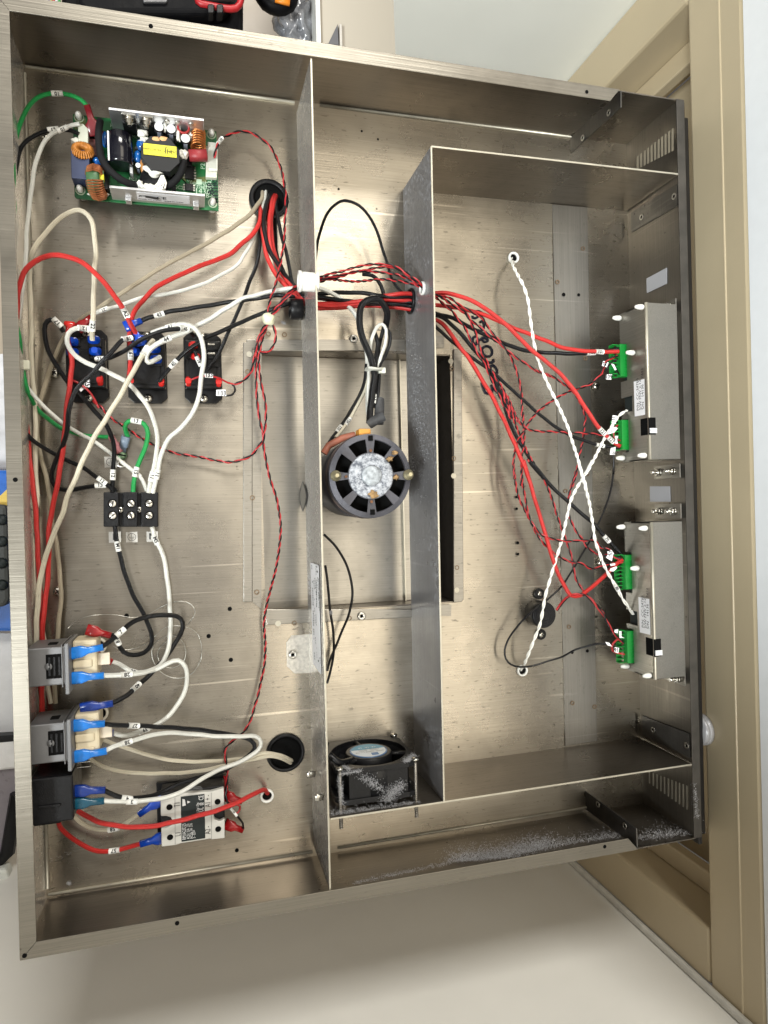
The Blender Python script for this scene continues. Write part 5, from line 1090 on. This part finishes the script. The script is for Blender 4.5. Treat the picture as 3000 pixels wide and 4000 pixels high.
wire('inner red cable of the grommet bundle that dips in a V near the buzzer', 'red', .0024,
     "o 268,228,-3 250,310,12 228,440,20 228,580,24 255,720,26 320,860,25 385,960,23 430,1035,21 E 300,310,20 400,342,20 550,332,22 700,318 850,328,22 1002,348,20 1060,370,20 m 95,305,20 160,345,26 240,430,30 310,530,32 370,600,34 420,690,36 490,820,36 560,930 620,1040,36 680,1150 740,1290 800,1440,36 860,1600 n 475,0,36 512,110 560,250 600,400 640,550,34 680,700 720,820 760,935 820,1080,32 880,1210 935,1288,30 1010,1295 1085,1248,34 1180,1180,40 1290,1080,46 1385,980,50 1432,945,52", [])
# --- cables at the two switches
wire('black cable from the left pole of the terminal block looping back to the upper switch', 'black', .0023,
     "G 745,90,18 760,220,16 790,340 840,480,14 900,600 945,690,16 978,790,20 975,860,24 930,912,28 862,925,32 800,902,36 770,850,38 758,812,42 735,798,44 705,796,44", [('G', 760, 218, 'M1'), ('G', 762, 828, '8')], end=(REDN, .022, .0052))
wire('grey black cable in a long loop joining both switches, marked 7 and 40', 'black', .0024,
     "G 655,878,60 720,832,58 785,775,56 860,712,50 950,678,44 1060,670,38 1140,678,32 1180,720,28 1172,790,24 1120,880,22 1060,960 1000,1022,22 940,1078,26 880,1132,34 820,1188,42 760,1225,46 718,1242,48", [('G', 788, 775, '7'), ('G', 888, 1130, '40')], start=(LBLUE, .030, .0054), end=(M('navy_nylon', (.004, .03, .22), .25, 0, .25, coat=.3), .028, .0054))
wire('white cable from the right pole of the terminal block to the upper switch, marked 28', 'white', .0024,
     "G 985,95,18 1008,180,16 1045,245 1072,330,14 1087,450 1096,600 1102,750,18 1100,850,24 1078,940,30 1040,1000,38 960,1035,48 880,1046,56 780,1055,60 660,1060,62", [('G', 1012, 190, 'M5'), ('G', 822, 1054, '28')], end=(LBLUE, .030, .0054))
wire('white cable bulging right and linking both switches, marked 29 and 39', 'white', .0023,
     "G 712,966,46 770,982,44 835,1018,40 900,1036,40 1000,1025,42 1090,982,44 1150,968,42 1195,1005,38 1212,1085,32 1190,1180,28 1130,1280,26 1030,1370,28 930,1415,34 850,1445,40 790,1450,44 722,1430,46", [('G', 850, 1022, '29'), ('G', 925, 1420, '39')], start=(REDN, .028, .0052), end=(MC['navy_nylon'], .028, .0054))
wire('black cable marked 27 running right from the lower switch and doubling back', 'black', .0023,
     "G 665,1372,60 760,1385,56 870,1386,50 1000,1387,40 1150,1395,32 1300,1413,26 1450,1438,22 1560,1456 1635,1485,20 1652,1530,20 1600,1588 1500,1640,22 J 1430,20,24 1300,60,34 1150,112,42 1050,160,46 950,187,50 820,192,54 740,175,56 668,142,57", [('G', 868, 1388, '27', True), ('J', 812, 192, '4')], start=(LBLUE, .030, .0054), end=(MC['navy_nylon'], .028, .0054))
wire('white cable marked 38 running right from the lower switch and doubling back', 'white', .0023,
     "G 678,1550,60 740,1517,58 820,1490,54 920,1460,48 1050,1436,40 1200,1440,32 1400,1450,26 1550,1450,24 1650,1452,22 1688,1490,22 1670,1545 1600,1600,24 1500,1645,26 J 1400,22,30 1280,85,42 1150,162,50 1000,203,54 860,220,56 760,220,57 662,212,57", [('G', 822, 1492, '38', True), ('J', 855, 222, '3')], start=(LBLUE, .030, .0054), end=(TEAL, .028, .0050))
wire('cream cable from behind the lower switch into the large lower grommet', 'cream', .0021, "G 600,1440,16 640,1462,14 740,1502,12 850,1542 1000,1590 1150,1612,12 1350,1612 1500,1608 1610,1598,16 H 20,1570,16 90,1566,16 160,1578,12 215,1600,4 250,1618,-6", [])
wire('second cream cable sagging below the first one into the large lower grommet', 'cream', .0021, "G 560,1580,14 620,1622,12 690,1658 J 780,22,12 900,38 1050,38,14 1250,22 1400,-5,16 1520,-30 H 0,1600,16 90,1585,18 160,1595,14 210,1618,4 235,1632,-5", [])
# --- cables at the solid state relay and the inlet switch
wire('red cable marked 57 sagging to the lower left terminal of the solid state relay', 'red', .0023, "J 372,330,20 395,390,14 470,455,12 560,512,14 640,540,16 740,538,18 830,512,20 922,488,20", [('J', 742, 537, '57', True)], end=(BLUE, .026, .0056))
wire('cream cable marked 58 to the upper left terminal of the solid state relay', 'cream', .0023, "J 462,280,24 520,350,20 600,392,18 700,402,20 790,372,22 860,325,24 912,292,24", [('J', 735, 394, '58', True)], end=(BLUE, .026, .0056))
wire('long red cable stretched over the solid state relay into a white grommet', 'red', .0025, "J 490,268,22 560,312,26 660,358,32 800,380,40 950,376,44 1100,352,44 1250,322,42 1400,282,40 1520,232,34 1600,188,30 K -5,160,26 30,142,18 58,142,10 80,168,-4", [])
wire('thin red wire from the solid state relay into the twisted pair', 'redpvc', .0010, "r 985,150,14 1000,250 990,330 1000,420,18 1100,480 1170,510,20 1150,580,24 1100,600", [])
wire('thin black wire from the lower red terminal of the solid state relay', 'blackpvc', .0010, "r 1012,180,14 1020,260 1000,380,20 1040,500,24 1100,580,26 1150,640 1200,710,22 1205,775,18", [('r', 1110, 592, '56')])
for lb_, a_, b_ in (('upper dark red crimp terminal at the right side of the solid state relay', (1195, 450), (1000, 385)), ('lower dark red crimp terminal at the right side of the solid state relay', (1205, 790), (990, 715))):
    t_ = thing('crimp_terminal', lb_, 'terminal', P(*T('r', *a_), .016)); pa, pb = P(*T('r', *a_), .016), P(*T('r', *b_), .016)
    m = MB(); m.loft(pa, pb - pa, Z, [(0, .0030, .0030), (.008, .0030, .0029), (.011, .0052, .0031), ((pb - pa).length, .0054, .0030)], 14, 4.0); m.build('nylon_boot', REDN, t_)
wire('green cable looping above the terminal block from the grounding screw, marked 13', 'green', .0024, "D 828,1170,12 808,1110,20 832,1072,26 880,1068,28 930,1088,28 960,1145,26 946,1230,22 912,1320,18 882,1400 866,1470 862,1535,15", [('D', 880, 1072, '13'), ('D', 872, 1415, '15')])
t_ = thing('ring_terminal', 'grey blue crimp terminal just above the green grounding screw', 'terminal', P(*T('D', 812, 1205), .01)); m = MB(); m.loft(P(*T('D', 818, 1165), .013), P(*T('D', 795, 1262), .006) - P(*T('D', 818, 1165), .013), Z, [(0, .0044, .004), (.011, .0042, .004), (.012, .0030, .0018), (.018, .0032, .001)], 14, 3); m.build('terminal_barrel', M('grey_blue', (.16, .21, .28), .4), t_)
# --- cables around the motor
wire('thin black cable arching high between divider and inner wall', 'black', .0016, "o 585,760,22 597,640,24 612,560,26 650,440,30 710,340,32 790,282,32 850,278,32 910,298,31 970,345,30 1040,440,29 1090,560,28 1130,680,28 1170,790,28 1200,890,28 1240,970,28 1300,1032,26", [])
wire('black cable bending down behind the red ones to the motor loop', 'black', .0022, "E 690,118,22 750,125,22 790,160,22 825,225,22 838,290,24 845,350,26 842,420 800,560,24 785,700", [])
wire('fat black sheathed cable bent into an upright loop above the motor', 'black', .0037, "E 838,470,28 848,380,34 842,345,38 805,292,42 745,285,44 695,320,44 672,410,44 688,520,44 722,610,44 750,690,44 764,780,46 758,900,48 745,990,50 735,1080,56", [])
wire('white cord making the small inner loop above the motor', 'white', .0019, "E 728,960,46 725,850,44 728,740,42 738,620,38 752,540,38 785,462,38 818,442,38 845,478,38 838,560,38 812,640,38 790,725,40 782,820,42", [])
wire('slim black cord looping right of the white cord above the motor', 'black', .0020, "E 840,472,34 868,500,34 868,570,34 835,650,36 805,700,40 795,780,42 790,880,46 780,1000,50", [])
wire('second black cord running beside the fat sheathed cable', 'black', .0024, "E 770,500,30 790,560,32 785,640,36 775,740,40 775,860,44 765,980,48", [('E', 772, 955, '51')])
wire('black motor lead marked 122 slanting down left to the motor side', 'black', .0019, "E 715,700,26 700,820,24 655,925,24 600,1030,26 540,1125,32 480,1200,40 440,1275,44", [('E', 540, 1118, '122')])
wire('cream motor lead marked 124 beside the black one', 'cream', .0019, "E 735,740,26 712,850,24 675,940,24 620,1040,26 570,1110,32 515,1178,40", [('E', 595, 1075, '124')])
t_ = thing('sleeved_splice', 'dark sleeved splice lying right above the motor top', 'splice', P(*T('E', 800, 1060), .06)); m = MB(); m.tube([P(*T('E', 735, 1090), .055), P(*T('E', 780, 1060), .060), P(*T('E', 825, 1040), .060)], .0050, 10); m.tube([P(*T('E', 800, 930), .045), P(*T('E', 800, 1000), .05), P(*T('E', 795, 1090), .05)], .0050, 10); m.build('splice_body', M('dusty_black', (.05, .05, .052), .7, 0, .5, 200), t_)
ct = thing('cable_tie', 'white cable tie around the looped cables above the motor', 'cable tie', P(*T('E', 775, 735), .045)); a_, b_ = P(*T('E', 715, 730), .046), P(*T('E', 805, 742), .046)
m = MB(); m.loft(a_, b_ - a_, Y, [(0, .008, .0016), ((b_ - a_).length, .008, .0016)], 12, 3); m.build('tie_strap', M('tie_white', (.55, .55, .49), .5), ct)
m = MB(); q_ = P(*T('E', 820, 742), .048); m.box(q_.x - .004, q_.x + .003, q_.y - .0028, q_.y + .0028, q_.z - .003, q_.z + .002); m.build('tie_head', M('tie_head', (.66, .67, .58), .5), ct, .0006)
tie2 = MB(); tie2.blob(P(*T('o', 205, 1238), .036), .0068, .0062, .006, .12, 10, 4); tag(tie2.build('cable_tie', M('tie_cream', (.72, .72, .52), .4)), 'small cream cable tie pinching the twisted pairs left of the divider', 'cable tie')
t3 = MB(); q_ = P(*T('D', 152, 708), .030); t3.box(q_.x - .007, q_.x + .006, q_.y - .0045, q_.y + .0045, q_.z - .002, q_.z + .003); tag(t3.build('cable_tie', M('tie_head2', (.62, .62, .50), .5), bevel=.0015), 'cream cable tie head by the left rim next to the green cable', 'cable tie')
# --- thin black leads below the motor, thin steel wire coil
wire('thin black wire bowing right below the motor', 'blackpvc', .0013, "H 440,145,20 520,228,20 580,330,20 615,430,20 626,540,20 605,650,18 560,760,16 515,870,14 480,960,12 462,1030,12", name='wire')
wire('thin black wire hanging near the divider below the motor', 'blackpvc', .0013, "H 448,345,20 468,480,20 480,620,18 495,740,16 503,860,14 496,960,12 478,1050,12 460,1110,12", name='wire')
q = MB(); q.tube(spline(path("G 440,755,20 500,700 620,668 750,667,14 850,684 950,668,10 1050,612 1150,580,14 1225,590 1265,642,18 1240,700 1180,765,14 1100,825,8 1040,875 1022,940,5 1060,998 1130,1008,5 1190,965 1205,895,6 1170,825 1100,800,8 1020,835 985,900,6 1000,980 1060,1050,5 1150,1078 1240,1050,6 1300,960 1305,860,8 1270,780 1190,742,10 1080,745 1010,800 940,855,8 850,890 760,885,10 700,835"), .003), .00042, 6)
tag(q.build('steel_wire', M('bright_wire', (.50, .49, .45), .3, 1.0)), 'thin bright steel wire coiled loosely on the floor right of the upper switch', 'wire')
# --- twisted pairs
twist('twisted pair leaving the board plug and arching down past the big black grommet', "A 1388,1025,28 1402,965,32 1432,905,30 1500,868,26 1560,852,24 1630,862,22 1700,905,22 1755,955 o 300,0,24 325,95,28 340,200,30 346,300,32 340,400 336,500 334,600,34 318,690 300,800,36 280,890 255,980 225,1065 207,1150 208,1225,36", sl=[('A', 1425, 905, '10')])
for i, (o1, o2, lb_) in enumerate(((0, 0, 'uppermost'), (8, 10, 'second'), (-10, 14, 'lowest'))):
    twist('%s of the three twisted pairs between the white clip and the cream tie' % lb_, f"E {310+o1},{165+o2},74 {260+o1},{195+o2},60 {215+o1},{235+o2},50 {170+o1},{290+o2},44 {125+o1},{345+o2},40 90,405,36", ph=i * 1.3)
twist('long twisted pair wandering down the left side of the divider to the solid state relay', "E 85,410,36 72,450,30 35,560,26 18,680 32,820,24 60,950 62,1080 48,1200,22 60,1300 90,1440,20 130,1560 150,1659,18 H 160,100,18 152,220 130,360 100,480,16 70,600 52,720 60,850,14 55,980 32,1100 5,1220,14 G 1655,1240,14 1625,1345 1575,1430 1500,1490,16 1458,1540,18 1462,1600 1472,1659 J 1472,70,16 1466,150")
twist('twisted pair looping out below the cream tie on its right', "E 95,415,36 112,455,34 128,510,32 118,570,30 80,620,28 35,625,26 10,600,26 20,540,28 60,470,32 80,420,36", ph=2)
twist('twisted pair that leaves the bundle for the right relay, marked 133', "E 82,415,36 45,470,30 15,540,28 0,600,26 D 1652,640,25 1640,700,24 1625,755,22 1575,808,20 1520,832,18", ph=1)
wire('thin red wire from the twisted pair across the right relay', 'redpvc', .0009, "D 1520,832,18 1470,818,20 1420,792,26 1340,778,30 1290,782,30 1235,805,28", name='wire')
wire('thin black wire curling back to the tag marked 133', 'blackpvc', .0010, "D 1500,824,18 1518,850,18 1522,875,18 1500,902,18 1450,906,18", name='wire')
wire('thin red wire crossing behind the crossing cables on the left relay', 'redpvc', .0010, "D 470,805,26 520,830,26 570,870,26 610,925,24 640,985,20", name='wire')
twist('twisted pair dipping from the long pair across the tray to the left relay', "E 5,620,26 0,760,22 8,950,22 28,1080,22 48,1180,20 10,1240,18 D 1640,1282,16 1590,1312,14 1500,1335,12 1400,1325,10 1280,1300 1150,1280 1030,1240 900,1170 800,1102,10 720,1050,14 660,985,18 600,935,22", ph=.6)
for i, (sp_, lb_) in enumerate((("o 590,912,72 700,872,66 800,850,62 900,820,62 1000,798,62 1100,792,63 1200,800,64 1290,845,66 1380,905,68 1475,975,66", 'highest'),
        ("o 590,928,70 720,895,64 850,868,58 960,848,58 1080,822,58 1180,812,58 1260,832,60 1350,892,63 1468,970,64", 'second highest'),
        ("o 590,945,68 700,912,60 800,890,54 900,852,54 1000,852,54 1100,856,54 1200,866,56 1300,895,58 1380,930,62 1465,985,62", 'third'),
        ("o 590,905,70 720,916,56 800,925,50 900,932,48 1000,926,48 1100,915,48 1200,920,50 1300,936,54 1400,962,58 1470,992,60", 'lowest sagging'))):
    twist('%s of the four twisted pairs spanning from the white clip to the inner wall' % lb_, sp_, ph=i * 1.1)
twist('twisted pair crossing the floor strap and curling down to the lower controller top plug', "x 130,0,56 250,42,50 330,98,46 420,150,44 490,200 570,240,42 615,320 700,390,40 780,450 860,530,40 930,590 1020,650,40 1090,720 1180,790,40 1260,850 1360,910 1480,990 1659,1062,40 m 905,715,40 1050,768,40 1130,820 1210,880,40 1262,950 1300,1030 1320,1110,40 1308,1200 1300,1290,38 1272,1400 1255,1500,36 1240,1580 1212,1659,34 n 985,100,34 955,200 920,310,32 905,420 915,520,32 950,610 1000,700,34 1050,760 1085,820,36 1140,870 1220,902,42 1300,908,46 1380,935,50 1430,945,52")
twist('twisted pair running down left of the V shaped red cable, inner one', "x 150,15,54 300,32,48 380,62,44 440,110 520,160,42 610,210 700,262,40 780,310 830,390,38 890,480 960,560,38 1040,660 1100,740,36 1150,820 1182,900,36 1222,1000 1252,1110,34 1280,1250 1292,1400,34 1288,1520 1305,1640,34 m 812,1060,34 817,1150 826,1250 815,1350,34 802,1450 806,1560 800,1650 n 462,30,34 460,120 475,250 500,380,34 515,470 540,560 590,640,34 650,708 730,742,36 850,770 950,770,38 1060,765 1150,768,40 1190,790,42 1220,830,44 1270,842,46 1320,868,48", ph=1)
twist('outermost twisted pair looping from the lower controller up to the upper controller plug', "m 1582,600,50 1500,640,50 1468,690,48 1445,750,46 1375,820,42 1300,855,40 1190,890,40 1060,960,38 940,1050,36 870,1130 820,1210,34 770,1300 745,1400,32 738,1500 750,1600,32 n 380,20,32 388,120 405,230 432,350,32 480,450 520,530 562,610,30 600,690 660,780,30 730,850 820,920,32 930,970 1030,985,36 1110,1028 1170,1035,42 1230,1010,46 1280,992,48 1380,985,50 1432,970,52", ph=2)
twist('twisted pair hugging the black cable all the way to the lowest green plug', "x 148,18,52 225,82,46 300,150,42 380,212 440,290,38 510,370 560,450,36 600,530 650,640,34 700,730 760,830,34 820,930 870,1050,34 930,1180 990,1300 1060,1450 1150,1600,34 m 640,870,34 700,1000,34 740,1120 800,1270,34 860,1400 920,1500 980,1592 n 520,-10,34 600,80 680,190,34 725,290 765,400 800,520,32 840,630 880,740,32 915,840 945,940 962,1050,30 990,1150 1035,1222 1090,1290,32 1180,1380,36 1250,1475,40", ph=.4)
twist('twisted pair following the bundle and turning right to the lower plug of the upper controller', "x 150,8,55 240,30,50 330,90,44 440,172,40 540,240 605,310,38 645,400 682,480,36 712,560 732,650,36 762,750 820,840,34 880,960 950,1080,34 1020,1185 1080,1300 1130,1430,34 1180,1540 1235,1640,34 m 690,930,34 740,1060,34 790,1140 850,1194,36 950,1213 1080,1216,38 1180,1225 1300,1227,42 1400,1235 1470,1240,46 1530,1222,48", ph=1.7)
twist('twisted pair from the V bend down to the lowest green plug, marked 91', "n 935,1292,32 990,1278,32 1060,1285,34 1110,1320,36 1180,1400,38 1240,1470,40 1290,1560,42 1340,1650,46 1400,1715,48 1445,1755,50", ph=.2, pitch=.03)
wire('red buzzer lead rising to the V bend', 'redpvc', .0012, "n 795,1432,16 835,1372,20 880,1318,26 930,1288,30 985,1275,32 1050,1285,33", name='wire')
wire('black buzzer lead beside the red one', 'blackpvc', .0012, "n 800,1438,14 842,1380,18 890,1325,24 940,1292,28 1000,1280,31 1060,1292,33", name='wire')
WW = (WHITEI, WHITEI)
twist('white twisted pair dropping from the upper white grommet to the lower controller', "m 722,-185,2 740,-120,20 775,-50,30 805,5,38 830,65 855,150,42 870,260 885,380 900,480,42 920,570 950,670 990,770,42 1040,880 1090,980 1140,1090,42 1182,1190 1212,1290 1260,1440,42 1300,1590 1325,1659 n 1012,30,42 1050,170 1080,280 1110,400,42 1130,520 1150,650 1170,780,44 1210,890 1260,1020,48 1320,1130 1380,1230,50 1430,1325,50 v 600,1090,52 660,1180,52", cols=WW, names=('white_strand', 'white_strand'), r_=.00098, pitch=.020, sl=[('n', 1375, 1225, '80')])
twist('white twisted pair rising from the lower white grommet to the upper controller', "n 440,2015,-2 465,1990,4 500,1920,18 560,1770,26 600,1670 640,1560,30 665,1430 690,1290,32 730,1150 770,1010,34 820,850 860,700,36 900,520 930,390,38 990,260 1060,150,40 1140,0,42 m 1330,1550,42 1400,1420,44 1470,1280,46 1530,1180,48 1590,1090,50 1659,1040,54", cols=WW, names=('white_strand', 'white_strand'), r_=.00098, pitch=.020)
wire('thin black wire looping left around the lower white grommet', 'blackpvc', .0011, "u 540,1880,48 545,2100,46 545,2212,44 n 1345,40,42 1330,200,40 1290,370,38 1230,540,36 1150,710,34 1080,830,32 1000,960,30 940,1060,28 850,1200,26 740,1310,26 640,1390,24 520,1480,22 420,1590,18 340,1700,16 300,1810,14 312,1900,14 360,1955,16 440,1978,16 550,1975,16 700,1930,18 850,1880,22 980,1810,28 1100,1775,36 1200,1755,42 1290,1762,46", name='wire')
wire('thin red wire bowing back to the tag marked 91', 'redpvc', .0011, "v 490,1455,50 430,1510,48 412,1560,46 430,1605,48 480,1625,50 560,1640,52", name='wire')
for i, (s_, dst) in enumerate((("u 590,510,48 500,560,46 435,595,44 425,660,42 385,720,42 378,780,40", 'red lead at the top plug of the upper controller'), ("u 600,1510,50 555,1570,48 540,1640,46 560,1700,46 640,1740,50", 'red lead at the bottom plug of the upper controller'))):
    wire('short thin ' + dst, 'redpvc', .0010, s_, name='wire')
for i, (s_, dst) in enumerate((("u 600,560,48 520,610,46 460,670,44 440,720,42", 'black lead behind the tag at the top plug'), ("u 630,790,50 590,730,48 545,670,46", 'black lead under the top plug'), ("u 660,1390,50 640,1320,48 590,1335,46 570,1400,46 560,1500,46", 'black lead curled by the white pair'))):
    wire('short thin ' + dst, 'blackpvc', .0010, s_, name='wire')
# folded number tags
def tagp(label, k, pts, z, s_, sx, sy, size=.0050, rd=X):
    c3 = [P(*T(k, *p), z) for p in pts]; c = sum(c3, Vector()) / len(c3); t = thing('number_tag', label, 'tag', c, 'white wire number tags')
    m = MB(); m.slab(c3, (0, 0, .0004)); m.build('tag_paper', PAPER, t)
    if s_: text(s_, P(*T(k, sx, sy), z + .0005), rd, Z, size, INK, t, name='number', bold=.03, squash=.85)
tagp('white paper tag reading 133 below the right relay', 'D', [(1402, 868), (1462, 866), (1466, 908), (1400, 905)], .020, '133', 1437, 890, .0066)
tagp('white paper tag lying across the right relay', 'D', [(1325, 762), (1380, 765), (1380, 790), (1328, 788)], .031, '133', 1354, 772, .0060)
tagp('white tag reading 25 on the left relay', 'D', [(548, 800), (582, 803), (582, 850), (545, 848)], .024, '25', 567, 826, .0070, rd=-Y)
tagp('small white tag under the black cable below tag 25', 'D', [(520, 845), (545, 862), (525, 880), (510, 865)], .024, '', 0, 0)
tagp('white tag reading 109 at the top plug of the upper controller', 'u', [(432, 785), (518, 782), (505, 860), (430, 855)], .048, '109', 472, 820, .0066)
tagp('white folded tag above tag 109', 'u', [(390, 590), (468, 612), (440, 680), (372, 660)], .049, '20', 412, 632, .0055, rd=-Y)
tagp('white creased tag touching the top green plug', 'u', [(505, 630), (545, 640), (582, 715), (560, 725)], .051, '', 0, 0)
tagp('white tag reading 111 above the middle of the white pair', 'u', [(528, 1370), (585, 1380), (570, 1495), (510, 1488)], .050, '111', 540, 1435, .0055, rd=-Y)
tagp('white crumpled tag where the white pair meets the red cable', 'u', [(480, 1570), (560, 1540), (600, 1560), (550, 1620), (450, 1650)], .052, '11', 520, 1600, .005)
tagp('white bow shaped tag at the bottom plug of the upper controller', 'u', [(560, 1670), (605, 1672), (590, 1735), (600, 1785), (565, 1780)], .053, '11', 585, 1725, .0045)
tagp('white tag reading 110 on the thin black wire below the upper controller', 'u', [(500, 1845), (570, 1830), (560, 1940), (485, 1940)], .050, '110', 540, 1888, .0055, rd=-Y)
tagp('upper white tag reading 72 at the top plug of the lower controller', 'v', [(358, 455), (405, 435), (438, 485), (370, 495)], .052, '72', 392, 468, .0055)
tagp('lower white tag reading 71 at the top plug of the lower controller', 'v', [(365, 490), (425, 490), (410, 565), (345, 525)], .0525, '71', 392, 510, .0055)
tagp('small crumpled white tag between red leads of the lower controller', 'v', [(395, 650), (465, 625), (470, 645), (430, 685), (385, 680)], .053, '', 0, 0)
tagp('narrow white tag just above the crumpled one', 'v', [(390, 598), (450, 592), (448, 612), (398, 622)], .053, '', 0, 0)
tagp('white tag reading 91 beside the lowest green plug', 'v', [(445, 1555), (495, 1565), (485, 1628), (440, 1612)], .052, '91', 466, 1592, .0062)
tagp('grey white folded tag above the lowest green plug', 'v', [(445, 1355), (485, 1350), (480, 1400), (440, 1385)], .052, '', 0, 0)
tagp('bright white crumpled tag touching the lowest green plug', 'v', [(495, 1372), (522, 1372), (522, 1435), (560, 1450), (500, 1450)], .055, '', 0, 0)
tagp('white wisp tag at the end of the thin black loop', 'v', [(335, 1495), (380, 1505), (415, 1550), (360, 1535)], .050, '', 0, 0)
# ================================================================== lint
def lint(label, areas, col):
    q = MB()
    for (k, x0_, y0_, x1_, y1_, wd, n_, zl_, zh_, plane) in areas:
        for i in range(int(n_ * 2.2)):
            t = R.random(); px_, py_ = x0_ + (x1_ - x0_) * t, y0_ + (y1_ - y0_) * t
            s = abs(R.gauss(0, .42)) * (.45 + .75 * abs(math.sin(t * 19 + n_) * math.sin(t * 47))); px_ += R.gauss(0, wd * .4); py_ += s * -wd if wd > 0 else s * wd
            if plane is None: c = P(*T(k, px_, py_), R.uniform(zl_, zh_))
            else: c = plane(*T(k, px_, py_))
            pts = [c]; d = Vector((R.gauss(0, 1), R.gauss(0, 1), R.gauss(0, .7))).normalized()
            for j in range(3): d = (d + Vector((R.gauss(0, .7), R.gauss(0, .7), R.gauss(0, .5)))).normalized(); pts.append(pts[-1] + d * R.uniform(.0003, .0010))
            q.tube(pts, .00009, 3)
    q.uv = {}; tag(q.build('lint', col), label, 'lint', kind='stuff')
LN = M('lint_fibre', (.55, .55, .57), .9)
lint('grey lint fluff gathered along the lower wall and brace of the right end', [('K', 1280, 610, 1659, 575, 130, 1100, .0, 0, lambda a, b: PY(a, b, .0022)), ('L', 0, 565, 240, 510, 135, 900, 0, 0, lambda a, b: PY(a, b, .0022)),
      ('L', 240, 510, 720, 440, 75, 450, 0, 0, lambda a, b: PY(a, b, .0022)), ('L', 830, 470, 1170, 420, 110, 350, 0, 0, lambda a, b: PY(a, b, .0022)), ('L', 1175, 100, 1200, 330, 20, 90, 0, 0, lambda a, b: PX(a, b, W - .001)), ('K', 640, 750, 1280, 615, 26, 200, 0, 0, lambda a, b: PY(a, b, .0022))], LN)
lint('pale lint clinging to the fan and the wall beneath it', [('s', 160, 1240, 1400, 1080, 120, 300, 0, 0, lambda a, b: P(a, b, .088)), ('s', 950, 1050, 1180, 800, 130, 330, 0, 0, lambda a, b: P(a, b, .0885)), ('s', 280, 700, 320, 1100, 45, 110, 0, 0, lambda a, b: P(a, b, .089)),
      ('s', 300, 660, 600, 600, 50, 110, 0, 0, lambda a, b: P(a, b, .0885)), ('s', 620, 700, 900, 900, 120, 160, 0, 0, lambda a, b: P(a, b, .0885)), ('s', 1230, 470, 1360, 380, 60, 220, 0, 0, lambda a, b: PY(a, b, .1215)), ('s', 180, 470, 420, 570, 30, 140, 0, 0, lambda a, b: PY(a, b, .1215))], LN)
lint('small lint wisps stuck on the inner wall by the motor', [('E', 1010, 1300, 1030, 1400, 40, 140, 0, 0, lambda a, b: PX(a, b, .3755)), ('E', 1010, 500, 1090, 1600, 60, 260, 0, 0, lambda a, b: PX(a, b, .3757)), ('H', 1060, 200, 1075, 1600, 50, 300, 0, 0, lambda a, b: PX(a, b, .3757)),
      ('t', 240, 370, 250, 700, 20, 50, 0, 0, lambda a, b: PX(a, b, .2585)), ('t', 570, 960, 580, 1010, 30, 40, 0, 0, lambda a, b: P(a, b, .02)), ('y', 600, 340, 880, 220, 40, 10, 0, 0, lambda a, b: P(a, b, .001)), ('y', 780, 590, 810, 600, 14, 50, 0, 0, lambda a, b: P(a, b, .001)), ('E', 170, 430, 185, 440, 12, 50, 0, 0, lambda a, b: P(a, b, .01))], LN)
